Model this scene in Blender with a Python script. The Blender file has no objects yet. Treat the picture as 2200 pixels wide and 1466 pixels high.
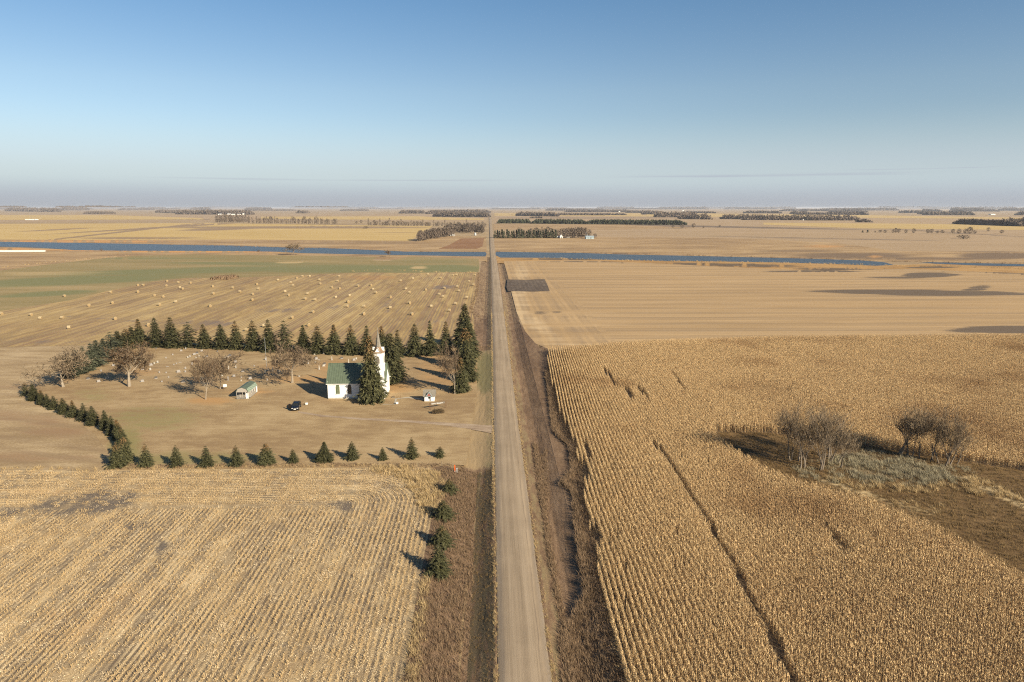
import bpy, bmesh, math, random
import numpy as np
from mathutils import Vector, Matrix
from mathutils.geometry import delaunay_2d_cdt
from math import sin, cos, pi, radians, atan, hypot, sqrt, exp

random.seed(7)
rng = np.random.default_rng(7)
SC = bpy.context.scene
COL = SC.collection

# ------------------------------------------------------------------ camera, sky, sun, exposure
CAM_H = 50.0                       # drone height above the fields, metres
FPX = 1467.0                       # focal length expressed on a 2200 px wide frame
PITCH = atan((733 - 446) / FPX)
YAW = atan(47 * cos(PITCH) / FPX)
cam = bpy.data.cameras.new("camera")
cam.sensor_width = 36.0
cam.lens = 36.0 * FPX / 2200.0
cam.clip_start = 0.5
cam.clip_end = 120000.0
camo = bpy.data.objects.new("camera", cam)
COL.objects.link(camo)
camo.location = (0, 0, CAM_H)
camo.rotation_euler = (pi / 2 - PITCH, 0, -YAW)
SC.camera = camo

SUN_EL = radians(26.0)
SUN_AZ = radians(-45.0)            # direction to the sun in the xy plane (towards +x, -y)
SUN_DIR = Vector((cos(SUN_EL) * cos(SUN_AZ), cos(SUN_EL) * sin(SUN_AZ), sin(SUN_EL)))
sun = bpy.data.lights.new("sun", 'SUN')
sun.energy = 5.0
sun.angle = radians(0.55)
sun.color = (1.0, 0.87, 0.655)
suno = bpy.data.objects.new("sun", sun)
COL.objects.link(suno)
suno.rotation_euler = SUN_DIR.to_track_quat('Z', 'Y').to_euler()

W = bpy.data.worlds.new("World")
SC.world = W
W.use_nodes = True
SC.view_settings.view_transform = 'Standard'
SC.view_settings.look = 'None'
SC.view_settings.exposure = 1.12
SC.view_settings.gamma = 1.0
SC.view_settings.use_curve_mapping = False
SC.render.engine = 'CYCLES'
SC.cycles.max_bounces = 6
SC.cycles.transparent_max_bounces = 8
SC.cycles.volume_bounces = 0
SC.cycles.use_denoising = False
SC.cycles.filter_width = 1.15


class NT:
    """small helper to write node trees"""
    def __init__(s, tree):
        s.t = tree
        s.n = tree.nodes
        s.l = tree.links

    def new(s, kind, props=None, **ins):
        nd = s.n.new(kind)
        for k, v in (props or {}).items():
            setattr(nd, k, v)
        for k, v in ins.items():
            s.set(nd, k, v)
        return nd

    def set(s, nd, key, v):
        sock = nd.inputs[int(key[1:])] if (key[0] == 'i' and key[1:].isdigit()) else nd.inputs[key.replace('_', ' ')]
        if isinstance(v, bpy.types.NodeSocket):
            s.l.new(v, sock)
        elif isinstance(v, bpy.types.Node):
            s.l.new(v.outputs[0], sock)
        else:
            if isinstance(v, (tuple, list)) and len(v) == 3 and sock.type == 'RGBA':
                v = (*v, 1)
            sock.default_value = v

    def math(s, op, a, b=0.0, c=None, clamp=False):
        nd = s.new('ShaderNodeMath', {'operation': op, 'use_clamp': clamp}, i0=a, i1=b)
        if c is not None:
            s.set(nd, 'i2', c)
        return nd.outputs[0]

    def mix(s, f, a, b, mode='MIX'):
        nd = s.new('ShaderNodeMix', {'data_type': 'RGBA', 'blend_type': mode, 'clamp_factor': True})
        s.set(nd, 'i0', f)
        s.set(nd, 'i6', a)
        s.set(nd, 'i7', b)
        return nd.outputs[2]

    def ramp(s, f, stops):
        nd = s.new('ShaderNodeValToRGB', None, i0=f)
        el = nd.color_ramp.elements
        while len(el) < len(stops):
            el.new(0.5)
        for e, (p, c) in zip(el, stops):
            e.position = p
            e.color = (c, c, c, 1) if isinstance(c, (int, float)) else (*c, 1)
        return nd.outputs[0]

    def noise(s, vec, scale, detail=3.0, rough=0.55, dist=0.0):
        nd = s.new('ShaderNodeTexNoise', None, Vector=vec, Scale=scale, Detail=detail, Roughness=rough, Distortion=dist)
        return nd.outputs[0]

    def smooth(s, f, a, b):
        nd = s.new('ShaderNodeMapRange', {'interpolation_type': 'SMOOTHSTEP'}, i0=f, i1=a, i2=b)
        return nd.outputs[0]


def srgb(r, g, b):
    f = lambda c: (c / 255 / 12.92) if c <= 10 else ((c / 255 + 0.055) / 1.055) ** 2.4
    return (f(r), f(g), f(b))


# world: physical sky, with the greyish band of distant haze and a few thin cloud streaks near the horizon
wt = NT(W.node_tree)
bg = W.node_tree.nodes['Background']
sky = wt.new('ShaderNodeTexSky', {'sky_type': 'NISHITA', 'sun_disc': False, 'sun_elevation': SUN_EL,
                                  'sun_rotation': pi / 2 - SUN_AZ, 'altitude': 300.0,
                                  'air_density': 1.0, 'dust_density': 0.6, 'ozone_density': 1.6})
tc = wt.new('ShaderNodeTexCoord')
sep = wt.new('ShaderNodeSeparateXYZ', None, i0=tc.outputs['Generated'])
elev = sep.outputs[2]
az = wt.math('ARCTAN2', sep.outputs[0], sep.outputs[1])
base_sky = wt.mix(wt.smooth(elev, 0.13, 0.0), sky.outputs[0], (5.2, 6.1, 6.6))
base_sky = wt.mix(wt.math('MULTIPLY', wt.smooth(elev, 0.040, 0.004), 0.95), base_sky, (4.3, 4.5, 5.1))
cv = wt.new('ShaderNodeCombineXYZ', None, i0=wt.math('MULTIPLY', az, 3.2), i1=wt.math('MULTIPLY', elev, 130.0), i2=3.7)
cn = wt.noise(cv.outputs[0], 1.0, 4.0, 0.5)
wob = wt.math('MULTIPLY', wt.math('SUBTRACT', wt.noise(cv.outputs[0], 0.6, 3, 0.6), 0.5), 0.010)
def streak(e0, th, a0, a1, a2, a3, k):
    d = wt.math('ABSOLUTE', wt.math('SUBTRACT', wt.math('ADD', elev, wob), e0))
    m_ = wt.math('MULTIPLY', wt.smooth(d, th, 0.0), wt.math('MULTIPLY', wt.smooth(az, a0, a1), wt.smooth(az, a3, a2)))
    return wt.math('MULTIPLY', m_, k)
cmask = wt.math('MAXIMUM', streak(0.0425, 0.0028, 0.10, 0.30, 0.46, 0.60, 1.0), streak(0.0375, 0.0022, -0.52, -0.30, -0.08, 0.10, 0.6))
cmask = wt.math('MAXIMUM', cmask, streak(0.0475, 0.0014, 0.46, 0.52, 0.60, 0.66, 0.9))
cmask = wt.math('MULTIPLY', cmask, wt.smooth(cn, 0.30, 0.55))
base_sky = wt.mix(wt.math('MULTIPLY', cmask, 0.55), base_sky, (4.0, 4.2, 5.0))
base_sky = wt.mix(1.0, base_sky, wt.ramp(elev, [(0.0, (0.92, 0.93, 0.89)), (0.062, (0.937, 0.934, 0.99)), (0.155, (0.95, 0.98, 0.997)), (0.262, (0.73, 0.91, 1.01)), (0.42, (0.64, 0.86, 1.01))]), 'MULTIPLY')
wt.set(bg, 'Color', base_sky)
bg.inputs['Strength'].default_value = 0.0515


# ------------------------------------------------------------------ geometry helpers
def ray(px, py):
    u = px - 1100.0
    v = 733.0 - py
    f = FPX * cos(PITCH) + v * sin(PITCH)
    up = -FPX * sin(PITCH) + v * cos(PITCH)
    return u * cos(YAW) + f * sin(YAW), -u * sin(YAW) + f * cos(YAW), up


def G(px, py, z=0.0):
    """point of the flat ground that the survey photograph shows at this pixel"""
    x, y, up = ray(px, py)
    t = (CAM_H - z) / -up
    return (x * t, y * t)


def PX(x, y, z=0.0):
    X = x * cos(YAW) - y * sin(YAW)
    Y = x * sin(YAW) + y * cos(YAW)
    Z = z - CAM_H
    d = Y * cos(PITCH) - Z * sin(PITCH)
    v = Y * sin(PITCH) + Z * cos(PITCH)
    return 1100 + FPX * X / d, 733 - FPX * v / d


def height_at(px, py, ptop, x_top=None):
    g = G(px, py)
    x, y, up = ray(x_top if x_top is not None else px, ptop)
    return CAM_H + up * g[1] / y


def sstep(a, b, x):
    t = np.clip((x - a) / (b - a), 0, 1)
    return t * t * (3 - 2 * t)


def hz(x, y):
    """height of the road verge: crowned road between two shallow ditches"""
    x = np.asarray(x, dtype=float)
    y = np.asarray(y, dtype=float)
    left = np.interp(x, [-8.6, -5.0, -3.2, -1.8, 0.2], [0, -0.5, -0.75, -0.6, 0.06])
    right = np.interp(x, [6.7, 8.6, 10.2, 12.8], [0.06, -0.55, -0.6, 0])
    mid = 0.06 + 0 * x
    z = np.where(x < 0.2, left, np.where(x > 6.7, right, mid))
    yard = sstep(124, 132, y) * (1 - sstep(236, 244, y))
    drive = np.exp(-((y - 151.5) / 5.0) ** 2)
    k = np.where((x < 0.2) & (z < 0), 1 - 0.55 * yard, 1.0)
    k = np.where(x < 0.2, k * (1 - drive), k)
    ends = sstep(26, 34, y) * (1 - sstep(680, 705, y))
    inside = (x > -8.6) & (x < 12.8)
    return np.where(inside, z * k * ends, 0.0)


def link(o, parent=None):
    COL.objects.link(o)
    if parent is not None:
        o.parent = parent
    return o


def tag(o, label=None, cat=None, group=None, kind=None):
    if label: o['label'] = label
    if cat: o['category'] = cat
    if group: o['group'] = group
    if kind: o['kind'] = kind
    return o


def mesh_obj(name, verts, faces, mat, parent=None, smooth=False):
    me = bpy.data.meshes.new(name)
    me.from_pydata([tuple(map(float, v)) for v in verts], [], faces)
    me.materials.append(mat)
    if smooth:
        me.polygons.foreach_set('use_smooth', [True] * len(me.polygons))
    me.update()
    return link(bpy.data.objects.new(name, me), parent)


def empty(name, loc, rz=0.0, scale=1.0):
    o = bpy.data.objects.new(name, None)
    COL.objects.link(o)
    o.location = loc if len(loc) == 3 else (*loc, float(hz(*loc)))
    o.rotation_euler = (0, 0, rz)
    o.scale = (scale,) * 3 if not isinstance(scale, tuple) else scale
    o.empty_display_size = 0.2
    return o


class MB:
    """collects simple solids into one mesh"""
    def __init__(s):
        s.v = []
        s.f = []

    def add(s, vs, fs):
        k = len(s.v)
        s.v += [tuple(v) for v in vs]
        s.f += [tuple(i + k for i in f) for f in fs]
        return s

    def box(s, cx, cy, cz, sx, sy, sz, rz=0.0):
        """box centred in x and y, standing on cz"""
        vs = []
        for z in (cz, cz + sz):
            for a, b in ((-1, -1), (1, -1), (1, 1), (-1, 1)):
                x, y = a * sx / 2, b * sy / 2
                vs.append((cx + x * cos(rz) - y * sin(rz), cy + x * sin(rz) + y * cos(rz), z))
        return s.add(vs, [(3, 2, 1, 0), (4, 5, 6, 7), (0, 1, 5, 4), (1, 2, 6, 5), (2, 3, 7, 6), (3, 0, 4, 7)])

    def prism(s, prof, a, b, axis='x'):
        """profile (list of 2d points, ccw) swept from a to b along an axis"""
        n = len(prof)
        if axis == 'x':
            vs = [(a, p, q) for p, q in prof] + [(b, p, q) for p, q in prof]
        elif axis == 'y':
            vs = [(p, a, q) for p, q in prof] + [(p, b, q) for p, q in prof]
        else:
            vs = [(p, q, a) for p, q in prof] + [(p, q, b) for p, q in prof]
        fs = [tuple(range(n))[::-1], tuple(range(n, 2 * n))]
        fs += [(i, (i + 1) % n, n + (i + 1) % n, n + i) for i in range(n)]
        return s.add(vs, fs)

    def tube(s, p0, p1, r0, r1, n=6, cap=True):
        p0 = Vector(p0); p1 = Vector(p1)
        d = (p1 - p0)
        if d.length < 1e-6: return s
        d.normalize()
        a = d.orthogonal().normalized()
        b = d.cross(a)
        vs = []
        for p, r in ((p0, r0), (p1, r1)):
            for i in range(n):
                t = 2 * pi * i / n
                vs.append(p + a * (r * cos(t)) + b * (r * sin(t)))
        fs = [(i, (i + 1) % n, n + (i + 1) % n, n + i) for i in range(n)]
        if cap:
            fs += [tuple(range(n))[::-1], tuple(range(n, 2 * n))]
        return s.add(vs, fs)

    def build(s, name, mat, parent=None, smooth=False):
        return mesh_obj(name, s.v, s.f, mat, parent, smooth)


# ------------------------------------------------------------------ materials
def mat_new(name):
    m = bpy.data.materials.new(name)
    m.use_nodes = True
    t = NT(m.node_tree)
    p = m.node_tree.nodes['Principled BSDF']
    p.inputs['Roughness'].default_value = 0.9
    p.inputs['Specular IOR Level'].default_value = 0.15
    return m, t, p


KA = 0.82                          # common scale of the dry, pale albedos


def ground_mat(name, c_dark, c_mid, c_light, big=0.02, mid=0.25, fine=2.5, stretch=(1, 1), rows=None, soil=None,
               tint=None, bump=0.05, contrast=1.0, speck=None, tint2=None):
    """dry vegetation: three scales of noise, planted rows, bare soil and a tint steered by mesh attributes"""
    sc = lambda c: tuple(KA * q for q in c) if c else c
    c_dark, c_mid, c_light, soil, tint, tint2 = map(sc, (c_dark, c_mid, c_light, soil, tint, tint2))
    rows = [(a, b, sc(c), d) for a, b, c, d in rows] if rows else rows
    m, t, p = mat_new(name)
    tcn = t.new('ShaderNodeTexCoord')
    vec = tcn.outputs['Object']
    mp = t.new('ShaderNodeMapping', None, Vector=vec, Scale=(stretch[0], stretch[1], 1))
    sv = mp.outputs[0]
    n1 = t.noise(sv, big, 4, 0.6)
    n2 = t.noise(sv, mid, 4, 0.6)
    n3 = t.noise(vec, fine, 3, 0.7)
    f = t.math('ADD', t.math('MULTIPLY', n1, 0.34), t.math('MULTIPLY', n2, 0.33))
    f = t.math('ADD', f, t.math('MULTIPLY', n3, 0.33))
    w = 0.16 / contrast
    f = t.smooth(f, 0.5 - w, 0.5 + w)
    col = t.ramp(f, [(0.0, c_dark), (0.5, c_mid), (1.0, c_light)])
    att = lambda a: t.new('ShaderNodeAttribute', {'attribute_name': a}).outputs['Fac']
    if tint:
        tm = t.smooth(t.math('ADD', att('tint'), t.math('MULTIPLY', t.math('SUBTRACT', n2, 0.5), 0.9)), 0.25, 0.75)
        col = t.mix(tm, col, t.mix(n3, tint, tuple(c * 1.35 for c in tint)))
    if tint2:
        tm2 = t.smooth(t.math('ADD', att('tint2'), t.math('MULTIPLY', t.math('SUBTRACT', n2, 0.5), 0.8)), 0.25, 0.75)
        col = t.mix(tm2, col, t.mix(n3, tint2, tuple(c * 1.35 for c in tint2)))
    if rows:
        r = att('row')
        for sp, amp, cd, jit in rows:
            ph = t.math('ADD', t.math('MULTIPLY', r, 2 * pi / sp), t.math('MULTIPLY', n2, jit))
            s_ = t.math('MULTIPLY_ADD', t.math('SINE', ph), 0.5, 0.5)
            brk = t.smooth(t.noise(sv, 0.05 if sp > 2 else 0.16, 4, 0.7), 0.36, 0.60)
            s_ = t.math('MULTIPLY', t.smooth(t.math('MULTIPLY_ADD', t.math('SUBTRACT', n3, 0.5), 0.7, s_), 0.34, 0.80), t.math('MULTIPLY', brk, amp))
            col = t.mix(s_, col, cd)
    if soil:
        sn = t.noise(sv, mid * 0.35, 5, 0.75)
        sm = t.math('ADD', att('soil'), t.math('ADD', t.math('MULTIPLY', t.math('SUBTRACT', n2, 0.5), 1.0), t.math('MULTIPLY', t.math('SUBTRACT', sn, 0.5), 1.6)))
        sm = t.smooth(t.math('ADD', sm, t.math('MULTIPLY', t.math('SUBTRACT', n3, 0.5), 0.7)), 0.35, 0.65)
        col = t.mix(t.math('MULTIPLY', sm, 0.93), col, t.mix(n3, soil, tuple(c * 1.5 for c in soil)))
    if speck:
        vo = t.new('ShaderNodeTexVoronoi', None, Vector=vec, Scale=speck[0], Randomness=1.0)
        sk = t.smooth(vo.outputs['Distance'], 0.28, 0.12)
        col = t.mix(t.math('MULTIPLY', sk, speck[1]), col, speck[2])
    t.set(p, 'Base Color', col)
    if bump:
        bn = t.new('ShaderNodeBump', None, Strength=0.7, Distance=bump, Height=n3)
        t.set(p, 'Normal', bn)
    return m


def plain(name, col, rough=0.7, var=0.0, vscale=3.0, metal=0.0, spec=0.3, stripes=None):
    col = tuple(KA * c for c in col)
    m, t, p = mat_new(name)
    p.inputs['Roughness'].default_value = rough
    p.inputs['Metallic'].default_value = metal
    p.inputs['Specular IOR Level'].default_value = spec
    c = col
    if var:
        tcn = t.new('ShaderNodeTexCoord')
        n = t.noise(tcn.outputs['Object'], vscale, 5, 0.65)
        c = t.mix(t.smooth(n, 0.3, 0.7), tuple(x * (1 - var) for x in col), tuple(min(1, x * (1 + var)) for x in col))
    t.set(p, 'Base Color', c)
    return m


def leaf_mat(name, c0, c1, top=None, vary=0.35, nscale=9.0, transl=0.0, patch=None):
    """foliage, blades or twigs: colour varies from face to face, from plant to plant"""
    m, t, p = mat_new(name)
    p.inputs['Roughness'].default_value = 0.75
    oi = t.new('ShaderNodeObjectInfo')
    geo = t.new('ShaderNodeNewGeometry')
    tcn = t.new('ShaderNodeTexCoord')
    n = t.noise(tcn.outputs['Object'], nscale, 2, 0.6)
    f = t.math('ADD', t.math('MULTIPLY', geo.outputs['Random Per Island'], 0.45), t.math('MULTIPLY', n, 0.55))
    col = t.mix(t.smooth(f, 0.25, 0.75), c0, c1)
    if top:
        sp = t.new('ShaderNodeSeparateXYZ', None, i0=tcn.outputs['Object'])
        tm = t.math('MULTIPLY', t.smooth(sp.outputs[2], 0.55, 0.95), t.smooth(oi.outputs['Random'], 0.25, 0.75))
        tm = t.math('MULTIPLY', tm, t.smooth(t.math('ADD', n, t.math('MULTIPLY', geo.outputs['Random Per Island'], 0.5)), 0.55, 0.85))
        col = t.mix(tm, col, top)
    if patch:
        pn = t.noise(geo.outputs['Position'], patch[0], 3, 0.55)
        col = t.mix(t.math('MULTIPLY', t.smooth(pn, 0.52, 0.72), patch[2]), col, patch[1])
    hs = t.new('ShaderNodeHueSaturation', None, Color=col)
    t.set(hs, 'Value', t.math('MULTIPLY_ADD', oi.outputs['Random'], vary, 1 - vary / 2))
    t.set(p, 'Base Color', hs.outputs[0])
    if transl:
        out = m.node_tree.nodes['Material Output']
        tr = t.new('ShaderNodeBsdfTranslucent', None, Color=hs.outputs[0])
        mx = t.new('ShaderNodeMixShader', None, i0=transl, i1=p.outputs[0], i2=tr.outputs[0])
        t.l.new(mx.outputs[0], out.inputs['Surface'])
    return m


M = {}
STRAW_D, STRAW_M, STRAW_L = (0.24, 0.165, 0.085), (0.37, 0.265, 0.135), (0.52, 0.40, 0.225)
SOIL = (0.10, 0.075, 0.055)
M['ground'] = ground_mat('prairie', (0.26, 0.18, 0.11), (0.36, 0.26, 0.15), (0.45, 0.33, 0.19), big=0.0035, mid=0.02, fine=0.3, stretch=(0.5, 1.6), bump=0)
M['gravel'] = None
M['yard'] = ground_mat('yard grass', (0.27, 0.18, 0.095), (0.35, 0.245, 0.13), (0.43, 0.315, 0.175), big=0.05, mid=0.35, fine=3.5, stretch=(0.55, 1.0),
                       rows=[(1.7, 0.22, (0.26, 0.175, 0.09), 2.0)],
                       tint=(0.22, 0.185, 0.08), tint2=(0.36, 0.215, 0.095), bump=0.06, contrast=1.6)
M['stubble_near'] = ground_mat('corn stubble', (0.31, 0.215, 0.118), (0.48, 0.35, 0.19), (0.65, 0.50, 0.295), big=0.05, mid=0.5, fine=4.0, stretch=(1, 0.4),
                               rows=[(0.762, 0.9, (0.14, 0.105, 0.075), 0.5), (4.6, 0.6, (0.16, 0.12, 0.085), 2.0)],
                               soil=(0.105, 0.085, 0.07), tint=(0.36, 0.21, 0.085), bump=0.12, contrast=1.2, speck=(5.0, 0.7, (0.62, 0.5, 0.33)))
M['bale_field'] = ground_mat('bale field', (0.27, 0.18, 0.085), (0.42, 0.29, 0.125), (0.52, 0.38, 0.18), big=0.03, mid=0.3, fine=1.6, stretch=(1, 0.16),
                             rows=[(1.52, 0.6, (0.19, 0.14, 0.10), 2.5), (4.56, 0.4, (0.23, 0.125, 0.09), 5.0), (13.7, 0.3, (0.17, 0.125, 0.09), 6.0)],
                             soil=(0.16, 0.12, 0.095), tint=(0.36, 0.22, 0.09), bump=0.1, contrast=1.3)
M['wheat'] = ground_mat('wheat stubble', (0.355, 0.235, 0.118), (0.43, 0.29, 0.15), (0.50, 0.345, 0.185), big=0.03, mid=0.15, fine=1.2, stretch=(0.10, 1.0),
                        rows=[(8.5, 0.34, (0.22, 0.16, 0.105), 3.0), (3.1, 0.25, (0.22, 0.16, 0.105), 1.5)],
                        soil=(0.10, 0.075, 0.055), tint=(0.50, 0.37, 0.22), tint2=(0.20, 0.155, 0.12), bump=0.06, contrast=1.0)
M['winter'] = ground_mat('green pasture', (0.21, 0.165, 0.07), (0.28, 0.215, 0.10), (0.36, 0.265, 0.135), big=0.012, mid=0.06, fine=0.6, stretch=(0.22, 1.3),
                         tint=(0.165, 0.158, 0.072), tint2=(0.38, 0.28, 0.14), bump=0, contrast=0.9)
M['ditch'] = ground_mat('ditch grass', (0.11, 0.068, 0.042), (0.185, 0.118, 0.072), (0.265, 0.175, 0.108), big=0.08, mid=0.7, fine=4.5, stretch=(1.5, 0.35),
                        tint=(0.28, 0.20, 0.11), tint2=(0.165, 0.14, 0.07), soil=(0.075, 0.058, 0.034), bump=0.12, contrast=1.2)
M['corn_floor'] = ground_mat('corn field soil', (0.075, 0.05, 0.032), (0.13, 0.09, 0.055), (0.22, 0.155, 0.09), big=0.05, mid=0.8, fine=5, bump=0.06)
M['westfield'] = ground_mat('mown strip', (0.27, 0.185, 0.10), (0.38, 0.275, 0.155), (0.50, 0.38, 0.23), big=0.04, mid=0.25, fine=1.8, stretch=(0.35, 1.2),
                            tint=(0.25, 0.16, 0.09), rows=[(5.5, 0.35, (0.24, 0.165, 0.10), 3.0)], bump=0.06, contrast=1.2)
M['slough'] = ground_mat('slough sedge', (0.10, 0.06, 0.026), (0.15, 0.092, 0.040), (0.21, 0.135, 0.062), big=0.06, mid=0.5, fine=4, stretch=(0.6, 1),
                         tint=(0.20, 0.175, 0.115), tint2=(0.44, 0.33, 0.18), bump=0.1, contrast=1.1)
M['golden'] = ground_mat('golden stubble', (0.42, 0.29, 0.115), (0.50, 0.355, 0.145), (0.56, 0.40, 0.18), big=0.006, mid=0.03, fine=0.25, stretch=(0.25, 1.4),
                         tint=(0.24, 0.165, 0.10), bump=0, contrast=0.9)
M['tanfar'] = ground_mat('distant stubble', (0.31, 0.215, 0.13), (0.38, 0.27, 0.16), (0.43, 0.305, 0.19), big=0.006, mid=0.03, fine=0.25, stretch=(0.25, 1.4),
                         tint=(0.15, 0.11, 0.08), bump=0, contrast=0.9)
M['pasture'] = ground_mat('rough pasture', (0.24, 0.155, 0.085), (0.36, 0.24, 0.125), (0.48, 0.335, 0.18), big=0.012, mid=0.06, fine=0.5, stretch=(0.4, 1.2),
                          tint=(0.16, 0.11, 0.07), tint2=(0.45, 0.24, 0.09), bump=0, contrast=1.3)
M['red_field'] = ground_mat('rusty field', (0.22, 0.115, 0.055), (0.26, 0.14, 0.07), (0.31, 0.175, 0.09), big=0.02, mid=0.1, fine=0.6, bump=0)
M['tilled'] = ground_mat('tilled soil', (0.085, 0.062, 0.046), (0.12, 0.09, 0.068), (0.19, 0.145, 0.105), big=0.03, mid=0.3, fine=1.5, stretch=(1, 0.4),
                         rows=[(2.6, 0.35, (0.06, 0.045, 0.035), 3.0)], bump=0.05)
M['brownfar'] = ground_mat('distant fallow', (0.17, 0.12, 0.085), (0.24, 0.17, 0.11), (0.33, 0.24, 0.15), big=0.006, mid=0.03, fine=0.3, stretch=(0.3, 1.4), bump=0)
M['reed'] = ground_mat('reed bank', (0.24, 0.14, 0.06), (0.40, 0.235, 0.09), (0.50, 0.32, 0.14), big=0.02, mid=0.1, fine=0.8, stretch=(0.4, 1), tint=(0.12, 0.085, 0.055), bump=0)


def make_gravel():
    m, t, p = mat_new('gravel road')
    tcn = t.new('ShaderNodeTexCoord')
    vec = tcn.outputs['Object']
    mp = t.new('ShaderNodeMapping', None, Vector=vec, Scale=(1.0, 0.02, 1))
    n = t.noise(mp.outputs[0], 1.3, 5, 0.6)
    nf = t.noise(vec, 9.0, 3, 0.7)
    nb = t.noise(vec, 0.12, 3, 0.6)
    row = t.new('ShaderNodeAttribute', {'attribute_name': 'row'}).outputs['Fac']
    f = t.math('ADD', t.math('MULTIPLY', n, 0.5), t.math('ADD', t.math('MULTIPLY', nf, 0.25), t.math('MULTIPLY', nb, 0.25)))
    col = t.ramp(t.smooth(f, 0.33, 0.67), [(0.0, (0.20, 0.152, 0.103)), (0.5, (0.262, 0.20, 0.137)), (1.0, (0.33, 0.255, 0.176))])
    # greyer loose stone on the shoulders, pale packed wheel tracks
    sh = t.math('ADD', t.smooth(row, 0.72, 0.95), 0.0)
    col = t.mix(t.math('MULTIPLY', sh, 0.6), col, (0.165, 0.135, 0.108))
    trk = t.math('ABSOLUTE', t.math('SUBTRACT', t.math('ABSOLUTE', row), 0.36))
    col = t.mix(t.math('MULTIPLY', t.smooth(trk, 0.16, 0.02), 0.3), col, (0.32, 0.25, 0.175))
    mp2 = t.new('ShaderNodeMapping', None, Vector=vec, Scale=(6.0, 0.12, 1))
    ns = t.noise(mp2.outputs[0], 1.0, 4, 0.7)
    wr = t.math('ABSOLUTE', t.math('SUBTRACT', t.math('ADD', row, t.math('MULTIPLY', t.math('SUBTRACT', nb, 0.5), 0.25)), 0.66))
    col = t.mix(t.math('MULTIPLY', t.smooth(wr, 0.045, 0.01), t.math('MULTIPLY', t.smooth(ns, 0.45, 0.6), 0.6)), col, (0.13, 0.10, 0.075))
    wl = t.math('ABSOLUTE', t.math('SUBTRACT', t.math('ADD', row, t.math('MULTIPLY', t.math('SUBTRACT', nb, 0.5), 0.2)), -0.82))
    col = t.mix(t.math('MULTIPLY', t.smooth(wl, 0.16, 0.02), 0.35), col, (0.165, 0.135, 0.11))
    t.set(p, 'Base Color', col)
    t.set(p, 'Normal', t.new('ShaderNodeBump', None, Strength=0.6, Distance=0.04, Height=t.math('ADD', nf, ns)))
    return m


M['gravel'] = make_gravel()


def make_water():
    m, t, p = mat_new('river water')
    p.inputs['Base Color'].default_value = (0.012, 0.045, 0.10, 1)
    p.inputs['Roughness'].default_value = 0.35
    p.inputs['Specular IOR Level'].default_value = 0.38
    tcn = t.new('ShaderNodeTexCoord')
    mp = t.new('ShaderNodeMapping', None, Vector=tcn.outputs['Object'], Scale=(0.5, 1.4, 1))
    n = t.noise(mp.outputs[0], 0.5, 5, 0.65)
    n2 = t.noise(mp.outputs[0], 0.06, 4, 0.6)
    t.set(p, 'Normal', t.new('ShaderNodeBump', None, Strength=1.0, Distance=0.7, Height=n))
    t.set(p, 'Base Color', t.mix(n2, (0.035, 0.045, 0.052), (0.06, 0.072, 0.08)))
    return m


M['water'] = make_water()

M['spruce'] = leaf_mat('spruce needles', (0.035, 0.037, 0.016), (0.10, 0.095, 0.045), top=(0.20, 0.115, 0.05), nscale=7)
M['spruce_blue'] = leaf_mat('blue spruce needles', (0.045, 0.050, 0.030), (0.125, 0.13, 0.082), nscale=7)
M['spruce_far'] = leaf_mat('dark far needles', (0.030, 0.036, 0.020), (0.06, 0.062, 0.035), nscale=3)
M['bark'] = plain('bark', (0.20, 0.16, 0.12), 0.95, 0.35, 6)
M['bark_pale'] = plain('pale bark', (0.30, 0.25, 0.19), 0.95, 0.25, 5)
M['twig'] = leaf_mat('bare twigs', (0.080, 0.056, 0.036), (0.155, 0.112, 0.073), nscale=4)
M['twig_grey'] = leaf_mat('grey twigs', (0.115, 0.086, 0.056), (0.225, 0.17, 0.112), nscale=4)
M['leaf_brown'] = leaf_mat('dry leaves', (0.125, 0.068, 0.032), (0.26, 0.15, 0.07), nscale=6, transl=0.2)
M['far_twig'] = leaf_mat('far twigs', (0.075, 0.058, 0.046), (0.145, 0.112, 0.085), nscale=2)
M['corn'] = leaf_mat('dry corn leaves', (0.31, 0.20, 0.098), (0.75, 0.56, 0.31), vary=0.16, nscale=3, transl=0.06, patch=(0.03, (0.26, 0.14, 0.06), 0.55))
M['stalk'] = leaf_mat('cut corn stalks', (0.34, 0.23, 0.11), (0.64, 0.48, 0.26), vary=0.12, nscale=4, transl=0.1)
M['litter'] = leaf_mat('corn husks', (0.33, 0.235, 0.13), (0.70, 0.56, 0.36), vary=0.15, nscale=4)
M['grass_brown'] = leaf_mat('brown ditch grass', (0.115, 0.076, 0.046), (0.245, 0.168, 0.103), vary=0.25, nscale=4, transl=0.2)
M['sedge'] = leaf_mat('slough sedge blades', (0.10, 0.065, 0.028), (0.20, 0.135, 0.062), vary=0.2, nscale=4, transl=0.1)
M['grass_tan'] = leaf_mat('tan grass', (0.32, 0.225, 0.11), (0.54, 0.405, 0.215), vary=0.3, nscale=4, transl=0.25)
M['grass_grey'] = leaf_mat('grey green reed', (0.17, 0.15, 0.095), (0.38, 0.33, 0.22), vary=0.3, nscale=4, transl=0.2)
M['bale'] = plain('straw bale', (0.40, 0.315, 0.19), 0.95, 0.22, 9)
M['bale_side'] = plain('bale end', (0.27, 0.19, 0.095), 0.95, 0.25, 12)
M['white'] = plain('white paint', (0.80, 0.785, 0.75), 0.6, 0.10, 1.3)
M['roof_green'] = plain('green metal roof', (0.092, 0.118, 0.078), 0.5, 0.12, 1.2, spec=0.5)
M['shingle'] = plain('weathered shingles', (0.20, 0.18, 0.15), 0.9, 0.3, 5)
M['shingle_rust'] = plain('rusty shingles', (0.22, 0.145, 0.09), 0.9, 0.3, 5)
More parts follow.
